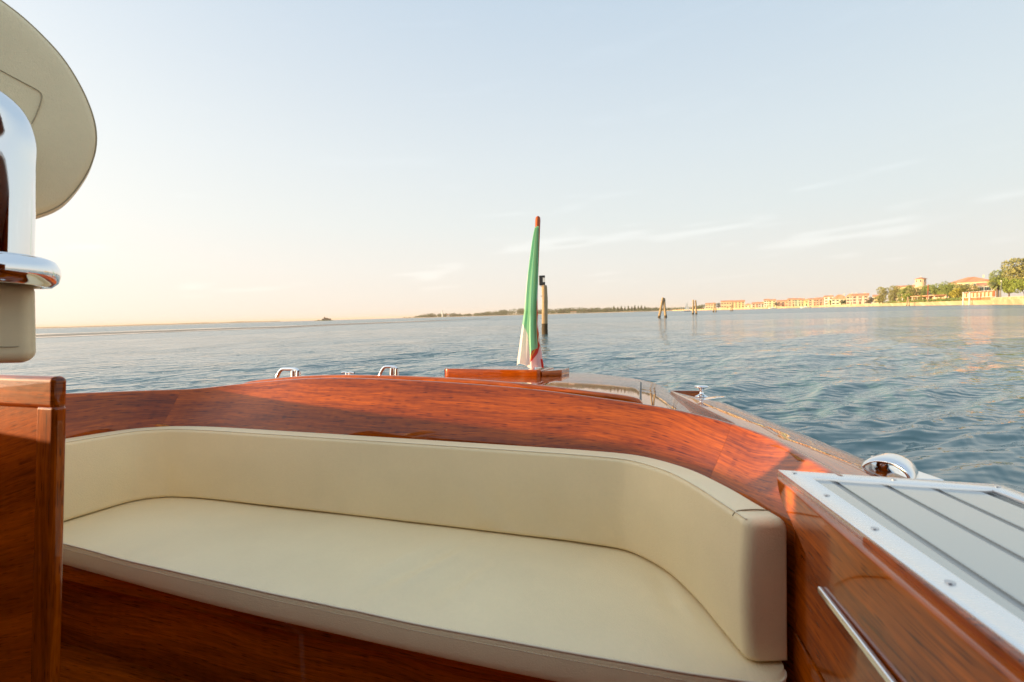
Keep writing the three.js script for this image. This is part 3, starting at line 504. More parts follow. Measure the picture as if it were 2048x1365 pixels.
// flagstaff and the flag hanging from it
{
  const f = onBoat('flagstaff', -0.07, 1.0, -4.2);
  const st = part('pole', (() => { const g = lathe([[0, 0], [0.022, 0], [0.021, 0.3], [0.022, 0.8], [0.025, 1.34], [0.026, 1.40], [0.023, 1.428], [0.012, 1.442], [0, 1.445]], 20); swapUV(g); g.rotateZ(-0.030).translate(-0.076, 1.018, -4.2); return g; })(), M.mahogany, f);
  part('socket', lathe([[0.022, 0], [0.045, 0], [0.045, 0.006], [0.030, 0.012], [0.028, 0.05], [0.0225, 0.052]], 20).translate(-0.075, 1.006, -4.2), M.chrome, st);
  top(f, 'varnished wooden flagstaff standing on the stern locker', 'flagstaff');
  const g0 = onBoat('flag', -0.07, 1.02, -4.12);
  // cloth hanging limp in folds round the staff; left and right outlines by height
  const LFT = [[1.075, -0.118], [1.10, -0.117], [1.18, -0.104], [1.36, -0.078], [1.53, -0.052], [1.79, -0.030], [1.96, -0.010], [2.10, 0.008], [2.18, 0.022], [2.226, 0.033]];
  const RGT = [[1.075, 0.112], [1.10, 0.108], [1.18, 0.097], [1.30, 0.078], [1.40, 0.068], [1.53, 0.064], [1.79, 0.066], [2.05, 0.068], [2.18, 0.068], [2.238, 0.070]];
  const look = (a, y) => { for (let i = 0; i < a.length - 1; i++) if (y <= a[i + 1][0]) return mix(a[i][1], a[i + 1][1], (y - a[i][0]) / (a[i + 1][0] - a[i][0])); return a[a.length - 1][1]; };
  const rows = [], us = [];
  for (let i = 0; i <= 80; i++) {
    const u = i / 80, r = [];
    for (let j = 0; j <= 70; j++) {
      const v = j / 70, yt = mix(2.228, 2.242, u), yb = 1.062 + 0.025 * Math.sin(u * 9) * (1 - u) - 0.02 * u; const y = mix(yt, yb, v), xl = look(LFT, y), xr = look(RGT, y);
      const amp = 0.016 + 0.044 * v, ph = u * 2 * Math.PI * 2.1 + 0.5 * Math.sin(v * 4);
      const fold = Math.sin(ph) * amp + Math.sin(u * 2 * Math.PI * 4.3 + v * 3) * 0.011 * (0.3 + v), edge = Math.sin(u * Math.PI);
      { const q = 1.105, X = mix(xl, xr, u); r.push([0.854 + (X - 0.854) * q, 1.2 + (y - 1.2) * q, -4.15 + (fold * (0.35 + 0.65 * edge)) + 0.02 * edge]); }
    }
    rows.push(r); us.push(u);
  }
  const geo = loft(rows, { us }); { const uv = geo.attributes.uv; for (let i = 0; i <= 80; i++) for (let j = 0; j <= 70; j++) uv.setXY(i * 71 + j, i / 80, 1 - j / 70); }
  const cv = document.createElement('canvas'); cv.width = 256; cv.height = 1024; const c = cv.getContext('2d');
  // print: white field, green third folded over it, red and gold of the emblem showing at the fold (x = across the hanging cloth, y = down it)
  c.fillStyle = '#f2ecea'; c.fillRect(0, 0, 256, 1024);
  c.fillStyle = '#f2cfd0'; c.beginPath(); c.moveTo(226, 560); c.lineTo(256, 520); c.lineTo(256, 1024); c.lineTo(150, 1024); c.lineTo(190, 900); c.closePath(); c.fill();
  c.fillStyle = '#dc4836'; c.beginPath(); c.moveTo(225, 500); c.lineTo(245, 560); c.lineTo(256, 640); c.lineTo(232, 710); c.lineTo(256, 780); c.lineTo(228, 830); c.lineTo(250, 860); c.lineTo(170, 970); c.lineTo(140, 985); c.lineTo(140, 900); c.lineTo(205, 890); c.lineTo(214, 700); c.closePath(); c.fill();
  c.fillStyle = '#d23a2c'; c.fillRect(232, 960, 24, 64);
  c.strokeStyle = '#eda548'; c.lineWidth = 7; c.beginPath(); c.moveTo(222, 590); c.lineTo(240, 660); c.lineTo(222, 730); c.lineTo(242, 800); c.lineTo(150, 965); c.stroke();
  c.fillStyle = '#9ad8b2'; c.beginPath(); c.moveTo(0, 0); c.lineTo(256, 0); c.lineTo(256, 420); c.lineTo(226, 560); c.lineTo(216, 760); c.lineTo(212, 880); c.lineTo(165, 905); c.lineTo(148, 960); c.bezierCurveTo(110, 880, 110, 820, 60, 760); c.lineTo(0, 716); c.closePath(); c.fill();
  c.fillStyle = '#f0ebe2'; c.beginPath(); c.moveTo(0, 350); c.lineTo(14, 352); c.lineTo(10, 560); c.lineTo(0, 640); c.closePath(); c.fill();
  c.fillStyle = 'rgba(120,200,150,0.0)';
  for (let y = 0; y < 1024; y += 4) { c.fillStyle = 'rgba(0,0,0,0.03)'; c.fillRect(0, y, 256, 1); }
  const ft = new THREE.CanvasTexture(cv); ft.colorSpace = THREE.SRGBColorSpace; ft.magFilter = THREE.LinearFilter;
  const fm = new THREE.MeshPhysicalMaterial({ map: ft, roughness: 0.8, transmission: 0.5, thickness: 0, side: THREE.DoubleSide, specularIntensity: 0.3 });
  part('cloth', geo, fm, g0);
  top(g0, 'limp green white and red flag hanging from the flagstaff', 'flag');
}
// ------------------------------------------------------------------ shores, town, piles
const sea = (px, D, y = 0) => { const p = at(px, horizon(px), D); p.y = y; return p; };
const SHORE = [[2300, 92], [2170, 104], [2048, 124], [1985, 160], [1930, 180], [1860, 215], [1810, 245], [1735, 330], [1640, 430], [1500, 480], [1400, 560], [1345, 760]];
const shoreD = (px) => { for (let i = 0; i < SHORE.length - 1; i++) if (px <= SHORE[i][0] && px >= SHORE[i + 1][0]) return mix(SHORE[i][1], SHORE[i + 1][1], (px - SHORE[i][0]) / (SHORE[i + 1][0] - SHORE[i][0])); return 760; };
const heightAt = (px, py, D) => at(px, py, D).y;
const QUAY = 1.65;
const grain = (base, vary, seed) => { const t = dataTex(256, 256, (i, j) => { const u = i / 256, v = j / 256, n = 0.5 * vnoise(u * 7, v * 7, 7, 7, seed) + 0.3 * vnoise(u * 31, v * 31, 31, 31, seed + 1) + 0.2 * vnoise(u * 110, v * 110, 110, 110, seed + 2); return base.map((c) => Math.max(0, Math.min(255, c + (n - 0.5) * vary))); }, true); t.repeat.set(0.12, 0.12); return t; };
const plaster = {}; const plasterTex = grain([246, 246, 244], 40, 200);
const wallMat = (hex) => (plaster[hex] ??= new THREE.MeshStandardMaterial({ color: new THREE.Color(hex).lerp(new THREE.Color('#faf0d8'), 0.4), map: plasterTex, roughness: 0.9 }));
const roofMat = new THREE.MeshStandardMaterial({ map: grain([202, 146, 112], 60, 210), roughness: 0.9 });
const stoneMat = new THREE.MeshStandardMaterial({ map: grain([196, 168, 132], 70, 220), roughness: 0.9 });
const brickMat = new THREE.MeshStandardMaterial({ map: grain([190, 118, 80], 60, 230), roughness: 0.9 });
const grassMat = new THREE.MeshStandardMaterial({ map: grain([112, 116, 66], 60, 240), roughness: 1 });
const mudMat = new THREE.MeshStandardMaterial({ map: grain([136, 118, 94], 44, 250), roughness: 0.5 });
const glassDark = plain(0.05, 0.06, 0.07, 0.2), shutterGreen = plain(0.05, 0.13, 0.08), shutterBrown = plain(0.14, 0.07, 0.04);
const flatUV = (g) => { const p = g.attributes.position, uv = new Float32Array(p.count * 2); for (let i = 0; i < p.count; i++) { uv[i * 2] = p.getX(i) + p.getZ(i) * 0.5; uv[i * 2 + 1] = p.getY(i) + p.getZ(i) * 0.37; } g.setAttribute('uv', new THREE.BufferAttribute(uv, 2)); return g; };
{
  const s = new THREE.Shape(); const pts = SHORE.map(([px, D]) => sea(px, D)); const back = [[1345, 1000], [1500, 900], [1735, 800], [2048, 700], [2300, 600]].map(([px, D]) => sea(px, D));
  [...pts, ...back].forEach((p, i) => (i ? s.lineTo(p.x, -p.z) : s.moveTo(p.x, -p.z))); s.closePath();
  const g = new THREE.ExtrudeGeometry(s, { depth: QUAY + 1.2, bevelEnabled: false }); g.rotateX(-Math.PI / 2).translate(0, -1.2, 0);
  const m = new THREE.Mesh(flatUV(g), stoneMat); m.name = 'quay'; top(m, 'pale stone quay running along the island shore', 'quay', null, 'structure');
}
// windows shared by all houses
const winGeo = new THREE.BoxGeometry(0.95, 1.5, 0.10), paneGeo = new THREE.BoxGeometry(0.75, 1.3, 0.04), shutGeo = new THREE.BoxGeometry(0.42, 1.5, 0.05), doorGeo = new THREE.BoxGeometry(1.1, 2.2, 0.12);
function sub(name, geo, mat, parent, x, y, z) { const m = shade(new THREE.Mesh(geo, mat)); m.name = name; m.position.set(x, y, z); parent.add(m); return m; }
const frameMat = plain(0.72, 0.68, 0.60);
function house({ px0, px1, pyE, pyR, D, color, roof = 'gable', label, depth = 9, floors = 2, shut = shutterGreen, group = 'waterfront houses of the town', name = 'house', category = 'house', y0 = QUAY, chimney = true, win = true }) {
  const pc = (px0 + px1) / 2, a = at(px0, horizon(pc), D), b = at(px1, horizon(pc), D), w = Math.hypot(b.x - a.x, b.z - a.z), c = a.clone().add(b).multiplyScalar(0.5);
  const turn = Math.atan2(-(c.x), -(c.z)), g = thing(name, c.x, y0, c.z, turn);
  const hE = Math.max(2.4, heightAt(pc, pyE, D) - y0), hR = Math.max(hE + 0.8, heightAt(pc, pyR, D) - y0);
  // walls (front face on z = 0, the house behind it)
  const wall = sub('wall', flatUV(new THREE.BoxGeometry(w, hE, depth).translate(0, hE / 2, -depth / 2)), wallMat(color), g, 0, 0, 0);
  void wall;
  const o = 0.35; let rg;
  if (roof === 'gable') { const s = new THREE.Shape(); s.moveTo(o, hE); s.lineTo(-depth / 2, hR); s.lineTo(-depth - o, hE); s.lineTo(-depth - o, hE - 0.18); s.lineTo(o, hE - 0.18); s.closePath(); rg = new THREE.ExtrudeGeometry(s, { depth: w + 2 * o, bevelEnabled: false }).rotateY(-Math.PI / 2).translate(w / 2 + o, 0.19, 0); }
  else if (roof === 'front') { const s = new THREE.Shape(); s.moveTo(-w / 2 - o, hE); s.lineTo(0, hR); s.lineTo(w / 2 + o, hE); s.lineTo(w / 2 + o, hE - 0.18); s.lineTo(-w / 2 - o, hE - 0.18); s.closePath(); rg = new THREE.ExtrudeGeometry(s, { depth: depth + 2 * o, bevelEnabled: false }).translate(0, 0.19, -depth - o); }
  else { const x = w / 2 + o, z0 = o, z1 = -depth - o, rx = Math.max(0.2, w / 2 - depth / 2), P = [[-x, hE, z0], [x, hE, z0], [x, hE, z1], [-x, hE, z1], [-rx, hR, -depth / 2], [rx, hR, -depth / 2]]; rg = new THREE.BufferGeometry(); rg.setAttribute('position', new THREE.Float32BufferAttribute([[0, 1, 5], [0, 5, 4], [1, 2, 5], [2, 3, 4], [2, 4, 5], [3, 0, 4], [0, 3, 2], [0, 2, 1]].flat().flatMap((k) => P[k]), 3)); rg.computeVertexNormals(); rg.translate(0, 0.01, 0); }
  if (roof === 'gable' || roof === 'front') rg.translate(0, 0, 0);
  const r = sub('roof', flatUV(rg.index ? rg.toNonIndexed() : rg), roofMat, g, 0, 0, 0);
  if (chimney) sub('chimney', new THREE.BoxGeometry(0.7, 1.5, 0.7), wallMat('#c9a98c'), r, w * 0.27, hR + 0.1, -depth * 0.55);
  if (win) {
    const n = Math.max(1, Math.round(w / 3.1)), fh = hE / floors;
    for (let f = 0; f < floors; f++) for (let k = 0; k < n; k++) {
      const x = (k + 0.5) / n * w - w / 2, y = fh * (f + 0.55);
      if (f === 0 && k === (n >> 1)) { sub('door', doorGeo, shut, g, x, 1.12, 0.02); continue; }
      const wd = sub('window', winGeo, frameMat, g, x, y, 0.01); sub('pane', paneGeo, glassDark, wd, 0, 0, 0.045);
      sub('shutter', shutGeo, shut, wd, -0.72, 0, 0.045); sub('shutter', shutGeo, shut, wd, 0.72, 0, 0.045);
    }
  }
  return top(g, label, category, group);
}
const T = [
  [1412, 1431, 608.5, 606.3, '#e0b58c', 'gable', 'small pale orange house at the far end of the waterfront', 2],
  [1443, 1463, 604.5, 601.5, '#dc9468', 'gable', 'long salmon house with terracotta roof left of the yellow one', 2],
  [1464, 1488, 604.5, 601.0, '#e8b45c', 'gable', 'yellow orange house beside the fourth pair of piles', 3],
  [1490, 1503, 611, 607.5, '#eadfc0', 'front', 'little cream gabled house on the quay between yellow and lilac houses', 1],
  [1505, 1517, 608, 605, '#e2a58c', 'gable', 'low pink house behind the small cream gable', 2],
  [1517, 1528, 607.5, 604.5, '#b8a6c0', 'gable', 'low lilac house left of the tall white one', 2],
  [1529, 1538, 601.5, 598.5, '#f0ead8', 'gable', 'tall white house front in the middle of the town', 3],
  [1538, 1551, 602, 599, '#e6d896', 'gable', 'pale yellow house joined to the tall white one', 3],
  [1556, 1577, 603.5, 600.5, '#d8845c', 'gable', 'wide orange red house right of the pale yellow one', 2],
  [1577, 1590, 599.5, 597, '#b87c62', 'gable', 'brownish brick house left of the green front', 3],
  [1590, 1602, 600, 597, '#6fae90', 'gable', 'sea green house front in the town row', 3],
  [1602, 1609, 600, 597.5, '#e2955a', 'gable', 'narrow orange house right of the green front', 3],
  [1609, 1618, 602, 598, '#ecc35c', 'front', 'bright yellow gabled house in the town row', 2],
  [1618, 1633, 599.5, 597, '#e08a78', 'gable', 'pink house between bright yellow gable and red house', 3],
  [1634, 1650, 599, 595.5, '#c86450', 'gable', 'deep red house at the right of the town row', 3],
  [1650, 1665, 594.5, 591.5, '#ece2cc', 'gable', 'off white house right of the deep red one', 3],
  [1666, 1693, 598.5, 589.5, '#e6cfae', 'hip', 'large cream house under a broad terracotta hipped roof', 2],
  [1694, 1706, 593, 588, '#e8b8a4', 'front', 'pink and white gabled house beside the broad hipped roof', 3],
  [1707, 1734, 592, 587.5, '#c89088', 'gable', 'dusky pink house with brown shutters nearest the trees', 3],
];
for (const [px0, px1, pyE, pyR, color, roof, label, floors] of T) house({ px0, px1, pyE, pyR, D: shoreD((px0 + px1) / 2) + 14, color, roof, label, floors, shut: /brown|red|pink/.test(label) ? shutterBrown : shutterGreen });
house({ px0: 1748, px1: 1762, pyE: 594, pyR: 590, D: 350, color: '#e8cf9c', roof: 'gable', label: 'cream house end showing left of the olive trees', floors: 2 });
house({ px0: 1797, px1: 1832, pyE: 574.5, pyR: 571, D: 335, color: '#e2c08c', roof: 'gable', label: 'long cream house half hidden by trees left of the water tower', floors: 3, group: null });
house({ px0: 1909, px1: 1974, pyE: 564.5, pyR: 553.5, D: 250, color: '#dfa56c', roof: 'hip', depth: 15, label: 'broad orange villa under a low hipped tile roof', floors: 3, group: null, name: 'villa', category: 'villa' });
house({ px0: 1958, px1: 1978, pyE: 571, pyR: 566, D: 225, color: '#ecd6ae', roof: 'gable', label: 'pale plaster house in front of the orange villa beside the palm', floors: 2, group: null, chimney: false });
// water tower
{
  const D = 320, p = sea(1841, D, QUAY), g = thing('water_tower', p.x, QUAY, p.z, Math.atan2(-p.x, -p.z) + 0.35), y = (py) => heightAt(1841, py, D) - QUAY;
  const yE = y(558.6), yB = y(566.5), yS = y(569.5), w = 6.1;
  sub('shaft', flatUV(new THREE.CylinderGeometry(2.75, 2.9, yS, 16).translate(0, yS / 2, 0)), wallMat('#dca878'), g, 0, 0, 0);
  sub('flare', flatUV(new THREE.CylinderGeometry(w / 2 * 1.06, 2.75, yB - yS, 16).translate(0, (yB + yS) / 2, 0)), wallMat('#e6c096'), g, 0, 0, 0);
  sub('tank_room', flatUV(new THREE.CylinderGeometry(w / 2, w / 2, yE - yB, 8).translate(0, (yE + yB) / 2, 0)), wallMat('#d89868'), g, 0, 0, 0);
  const r = sub('roof', flatUV(new THREE.ConeGeometry(w / 2 * 1.3, y(555) - yE, 8).translate(0, (yE + y(555)) / 2 + 0.1, 0)), roofMat, g, 0, 0, 0); sub('finial', new THREE.CylinderGeometry(0.08, 0.12, 1), frameMat, r, 0, y(555) + 0.5, 0);
  for (let k = 0; k < 8; k++) { const a = (k + 0.5) * Math.PI / 4, wd = sub('window', winGeo, frameMat, g, Math.sin(a) * w * 0.466, (yE + yB) / 2, Math.cos(a) * w * 0.466); wd.rotation.y = a; sub('pane', paneGeo, glassDark, wd, 0, 0, 0.05); }
  top(g, 'orange brick water tower with flared top and tiled cap', 'tower');
}
// garden wall with brick pillars, and the stone wall beside it
function wallRun(name, label, px0, D0, px1, D1, yb, yt, th, mat, capMat, category) {
  const a = sea(px0, D0), b = sea(px1, D1), L = Math.hypot(b.x - a.x, b.z - a.z), g = thing(name, (a.x + b.x) / 2, yb, (a.z + b.z) / 2, Math.atan2(-(b.z - a.z), b.x - a.x));
  sub('wall_body', flatUV(new THREE.BoxGeometry(L, yt - yb, th).translate(0, (yt - yb) / 2, 0)), mat, g, 0, 0, 0);
  if (capMat) sub('coping', new THREE.BoxGeometry(L + 0.1, 0.14, th + 0.16), capMat, g, 0, yt - yb + 0.07, 0);
  g.userData.len = L; return g;
}
{
  const g = wallRun('garden_wall', '', 1926, 188, 1988, 166, QUAY, 2.75, 0.5, brickMat, plain(0.75, 0.70, 0.6), 'wall'), L = g.userData.len; delete g.userData.len;
  for (let k = 0; k < 9; k++) { const pil = sub('pillar', flatUV(new THREE.BoxGeometry(0.75, 2.1, 0.6)), brickMat, g, -L / 2 + 0.5 + k * (L - 1) / 8, 1.24 + 1.05, -0.1); sub('pillar_cap', new THREE.BoxGeometry(0.95, 0.14, 0.8), frameMat, pil, 0, 1.12, 0); }
  for (let k = 0; k < 8; k++) sub('infill_panel', flatUV(new THREE.BoxGeometry((L - 1) / 8 - 0.8, 1.7, 0.25)), wallMat('#d09a68'), g, -L / 2 + 0.5 + (k + 0.5) * (L - 1) / 8, 1.24 + 0.85, -0.1);
  top(g, 'brick garden wall with square pillars below the villa', 'wall');
  const s = wallRun('stone_wall', '', 1984, 164, 2200, 100, QUAY - 0.6, 2.35, 0.6, stoneMat, plain(0.6, 0.54, 0.45), 'wall'); delete s.userData.len; top(s, 'weathered stone retaining wall below the hedge at the right', 'wall');
}
// trees
const leafMats = {};
function leafMat(key, r, g, b) { return (leafMats[key] ??= new THREE.MeshStandardMaterial({ color: new THREE.Color().setRGB(r, g, b), roughness: 0.85, side: THREE.DoubleSide, vertexColors: true })); }
const LM = { olive: leafMat('olive', 0.31, 0.30, 0.10), green: leafMat('green', 0.24, 0.30, 0.075), dark: leafMat('dark', 0.09, 0.125, 0.05), bright: leafMat('bright', 0.28, 0.34, 0.06), yellow: leafMat('yellow', 0.42, 0.38, 0.06), grey: leafMat('grey', 0.16, 0.15, 0.10) };
const barkMat = plain(0.14, 0.10, 0.07);
function crownGeo(lobes, n, leaf, seed) {      // lobes: [x, y, z, r, ry]
  const rnd = mulberry(seed), pos = new Float32Array(n * 9), col = new Float32Array(n * 9); let tot = 0; const cum = lobes.map((l) => (tot += l[3] * l[3]));
  for (let i = 0; i < n; i++) {
    const pick = rnd() * tot; let k = 0; while (cum[k] < pick) k++;
    const L = lobes[k]; let x, y, z; do { x = rnd() * 2 - 1; y = rnd() * 2 - 1; z = rnd() * 2 - 1; } while (x * x + y * y + z * z > 1);
    const l = Math.hypot(x, y, z) || 1, rr = Math.pow(l, 0.35) / l * (0.82 + 0.3 * rnd()); x = L[0] + x * rr * L[3]; y = L[1] + y * rr * (L[4] ?? L[3]); z = L[2] + z * rr * L[3];
    const t = 0.75 + 0.5 * rnd(), w = 0.95 + 0.1 * rnd();
    const ax = rnd() * 6.283, ca = Math.cos(ax), sa = Math.sin(ax), el = (rnd() - 0.5) * 2.4, ce = Math.cos(el), se = Math.sin(el), s = leaf * (0.6 + 0.8 * rnd());
    const u = [ca * ce * s, se * s, sa * ce * s], v = [-sa * s * 0.7, (rnd() - 0.5) * s, ca * s * 0.7];
    [[0, 0], [1, 0.15], [0.3, 1]].forEach(([a, b], q) => { const o = i * 9 + q * 3; pos[o] = x + (a - 0.4) * u[0] + (b - 0.4) * v[0]; pos[o + 1] = y + (a - 0.4) * u[1] + (b - 0.4) * v[1]; pos[o + 2] = z + (a - 0.4) * u[2] + (b - 0.4) * v[2]; col[o] = t * w; col[o + 1] = t; col[o + 2] = t; });
  }
  const g = new THREE.BufferGeometry(); g.setAttribute('position', new THREE.BufferAttribute(pos, 3)); g.setAttribute('color', new THREE.BufferAttribute(col, 3)); g.computeVertexNormals(); return g;
}
let treeSeed = 100;
function tree(px0, px1, pyT, pyB, D, mat, label, { name = 'tree', category = 'tree', group = 'trees along the island shore', trunkTo = 0.25, n = 2600, leaf = 0.5, y0 = QUAY } = {}) {
  const pc = (px0 + px1) / 2, p = sea(pc, D, y0), w = (px1 - px0) / 910 * D, hT = heightAt(pc, pyT, D) - y0, hB = Math.max(0.2, heightAt(pc, pyB, D) - y0), rnd = mulberry(treeSeed++), g = thing(name, p.x, y0, p.z, 0);
  const hc = (hT + hB) / 2, ry = (hT - hB) / 2, lobes = [], m = 9 + Math.floor(rnd() * 4);
  for (let k = 0; k < m; k++) { const a = k / m * 6.283 + rnd(), q = Math.sqrt(rnd()) * 0.62, v = rnd() * 1.5 - 0.75, rr = (0.26 + 0.2 * rnd()); lobes.push([Math.cos(a) * q * w / 2 * Math.sqrt(1 - v * v * 0.5), hc + v * ry * 0.85, Math.sin(a) * q * w / 2, rr * w / 2 * 1.15, rr * Math.max(ry, w * 0.2) * 1.2]); }
  const limbs = [lathe([[0.0, 0], [0.045 * w * 0.6 + 0.12, 0], [0.03 * w * 0.6 + 0.09, hB * 0.6 + 0.5], [0.05, hc]], 8)];
  for (let k = 0; k < 4; k++) { const L = lobes[k * 2]; limbs.push(tube([[0, Math.max(0.4, hB * 0.7), 0], [L[0] * 0.4, mix(hB, L[1], 0.5), L[2] * 0.4], [L[0], L[1], L[2]]], 0.07, 6, 5)); }
  sub('trunk', mergeGeometries(limbs.map((q) => { q = q.index ? q.toNonIndexed() : q; return q; })), barkMat, g, 0, 0, 0);
  sub('crown', crownGeo(lobes, n, leaf, treeSeed * 7), mat, g, 0, 0, 0); void trunkTo;
  return top(g, label, category, group);
}
tree(1752, 1780, 575, 607, 292, LM.olive, 'grey olive tree at the left end of the island trees', { n: 3400 });
tree(1772, 1802, 571, 607, 285, LM.olive, 'taller olive tree beside the left end of the grove', { n: 3400 });
tree(1796, 1824, 573, 604, 270, LM.green, 'green tree before the half hidden long house', { n: 3400 });
tree(1814, 1845, 573, 605, 262, LM.olive, 'olive tree in front of the water tower shaft', { n: 3400 });
tree(1834, 1868, 571, 600, 275, LM.green, 'green tree right of the water tower', { n: 3400 });
tree(1856, 1893, 569, 599, 240, LM.green, 'rounded green tree behind the red pole', { n: 3600 });
tree(1874, 1892, 583, 606, 232, LM.bright, 'bright low tree right of the red pole', { n: 2200 });
tree(1882, 1918, 562, 598, 225, LM.green, 'tall green tree left of the villa', { n: 3800 });
tree(1902, 1930, 575, 604, 205, LM.yellow, 'yellow green bush behind the two pale poles', { n: 3000 });
tree(1912, 1964, 566, 598, 210, LM.olive, 'olive brown spreading tree in front of the villa', { n: 4600 });
tree(1806, 1828, 588, 606, 250, LM.bright, 'low bright tree in front of the shed', { n: 2000 });
tree(1836, 1852, 590, 607, 238, LM.olive, 'low olive tree at the right end of the shed', { n: 1800 });
tree(1979, 2023, 538, 580, 190, LM.green, 'round crowned tree behind the palm', { n: 4200 });
tree(2018, 2092, 512, 575, 165, LM.olive, 'tallest tree at the right edge', { n: 6000, leaf: 0.6 });
tree(2003, 2034, 559, 588, 150, LM.bright, 'bright clipped hedge tree right of the lamp post', { n: 3600, leaf: 0.38 });
tree(2028, 2072, 556, 588, 142, LM.bright, 'bright clipped hedge tree at the right edge', { n: 3600, leaf: 0.38 });
tree(1733, 1748, 594, 609, 322, LM.grey, 'small grey tree at the right end of the town', { n: 1200 });
tree(1431, 1443, 606, 616, 560, LM.dark, 'dark tree between the first two town houses', { n: 900 });
tree(1548, 1558, 604, 613, 470, LM.grey, 'small tree right of the pale yellow town house', { n: 700 });
tree(1655, 1667, 600, 609, 425, LM.green, 'bush before the off white house', { n: 800 });
tree(1680, 1694, 600, 608, 400, LM.dark, 'bush before the broad hipped roof house', { n: 800 });
tree(1395, 1415, 608, 618, 620, LM.dark, 'dark tree at the left end of the town', { n: 1200 });
{ // low shrubs along the quay: nobody could count them
  const rnd = mulberry(77), lobes = []; for (let k = 0; k < 90; k++) { const px = 1765 + rnd() * 180, D = shoreD(px) + 4 + rnd() * 14, p = sea(px, D, QUAY); lobes.push([p.x, QUAY + 0.5, p.z, 0.8 + rnd() * 1.1, 0.6 + rnd() * 0.7]); }
  const m = new THREE.Mesh(crownGeo(lobes, 9000, 0.4, 5), LM.green); m.name = 'shrubs'; top(m, 'low green shrubs growing along the quay edge', 'shrubs', null, 'stuff');
}
{ // palm
  const D = 160, p = sea(1995, D, QUAY), g = thing('palm_tree', p.x, QUAY, p.z), hT = heightAt(1995, 572, D) - QUAY, rnd = mulberry(3), fronds = [];
  sub('trunk', lathe([[0, 0], [0.5, 0], [0.36, 1], [0.34, hT], [0.0, hT + 0.2]], 10), barkMat, g, 0, 0, 0);
  for (let k = 0; k < 34; k++) {
    const a = k * 2.399, e0 = 1.25 - 1.55 * (k / 34), L = 2.6 + rnd() * 0.6, pts = []; let x = 0, y = hT, el = e0; for (let q = 0; q <= 7; q++) { pts.push([Math.cos(a) * x, y, Math.sin(a) * x]); x += Math.cos(el) * L / 7; y += Math.sin(el) * L / 7; el -= 0.22; }
    const r = pts.map((q, i) => { const w = 0.34 * Math.sin(Math.PI * (0.12 + 0.85 * i / 7)), sx = -Math.sin(a) * w, sz = Math.cos(a) * w; return [[q[0] - sx, q[1] - w * 0.5, q[2] - sz], [q[0], q[1], q[2]], [q[0] + sx, q[1] - w * 0.5, q[2] + sz]]; });
    sub('frond', loft(r), LM.palm ??= new THREE.MeshStandardMaterial({ color: new THREE.Color().setRGB(0.17, 0.19, 0.06), roughness: 0.7, side: THREE.DoubleSide }), g, 0, 0, 0);
  }
  top(g, 'bushy palm tree beside the lamp post', 'palm tree', 'trees along the island shore');
}
// poles, lamp, pergola, frame
function pole(name, px, pyT, pyB, D, r, mat, label, category, extra, group) { const p = sea(px, D, 0), yB = Math.max(-0.6, heightAt(px, pyB, D)), yT = heightAt(px, pyT, D), g = thing(name, p.x, yB, p.z); sub('shaft', new THREE.CylinderGeometry(r * 0.85, r, yT - yB, 10).translate(0, (yT - yB) / 2, 0), mat, g, 0, 0, 0); extra?.(g, yT - yB); return top(g, label, category, group); }
pole('lamp_post', 2002, 563, 596, 148, 0.09, plain(0.25, 0.27, 0.26), 'slim grey lamp post between palm and hedge', 'lamp post', (g, h) => { sub('lamp_head', new THREE.SphereGeometry(0.26, 12, 8).scale(1, 0.7, 1), frameMat, g, 0, h + 0.1, 0); });
pole('red_pole', 1856, 569, 604, 222, 0.16, plain(0.45, 0.09, 0.05), 'tall dark red pole on the quay', 'pole', (g, h) => { sub('base', new THREE.CylinderGeometry(0.35, 0.4, 1.2, 10), plain(0.3, 0.2, 0.15), g, 0, 0.6, 0); });
pole('mooring_pole', 1927, 587.5, 611, 176, 0.27, plain(0.55, 0.56, 0.55), 'pale mooring pole, left of the pair below the garden wall', 'pole', (g, h) => sub('cap', new THREE.ConeGeometry(0.28, 0.5, 10), frameMat, g, 0, h + 0.25, 0), 'pale mooring poles');
pole('mooring_pole', 1939.5, 587, 611, 174, 0.27, plain(0.55, 0.56, 0.55), 'pale mooring pole, right of the pair below the garden wall', 'pole', (g, h) => sub('cap', new THREE.ConeGeometry(0.28, 0.5, 10), frameMat, g, 0, h + 0.25, 0), 'pale mooring poles');
{
  const a = sea(1803, 258), b = sea(1868, 226), L = Math.hypot(b.x - a.x, b.z - a.z), g = thing('pergola', (a.x + b.x) / 2, QUAY, (a.z + b.z) / 2, Math.atan2(-(b.z - a.z), b.x - a.x)), hh = heightAt(1830, 593, 240) - QUAY;
  sub('roof', flatUV(new THREE.BoxGeometry(L, 0.5, 5)), roofMat, g, 0, hh, -2.6); for (let k = 0; k < 7; k++) sub('post', new THREE.BoxGeometry(0.3, hh - 0.25, 0.3), frameMat, g, -L / 2 + 0.4 + k * (L - 0.8) / 6, (hh - 0.25) / 2, -0.4);
  sub('back_wall', flatUV(new THREE.BoxGeometry(L, hh - 0.3, 0.3)), wallMat('#c8a080'), g, 0, (hh - 0.3) / 2, -4.9); top(g, 'long low open shed with orange roof under the trees', 'shed');
  const D = 400, p = sea(1713, D, QUAY), f = thing('hoist_frame', p.x, QUAY, p.z, Math.atan2(-p.x, -p.z)), fh = heightAt(1713, 586, D) - QUAY; for (const s of [-1, 1]) sub('leg', tube([[s * 2.6, 0, 0], [s * 0.3, fh, 0]], 0.2, 4, 6), frameMat, f, 0, 0, 0); sub('crossbar', new THREE.BoxGeometry(3.4, 0.25, 0.25), frameMat, f, 0, fh * 0.35, 0); top(f, 'white A shaped hoist frame before the dusky pink house', 'hoist');
}
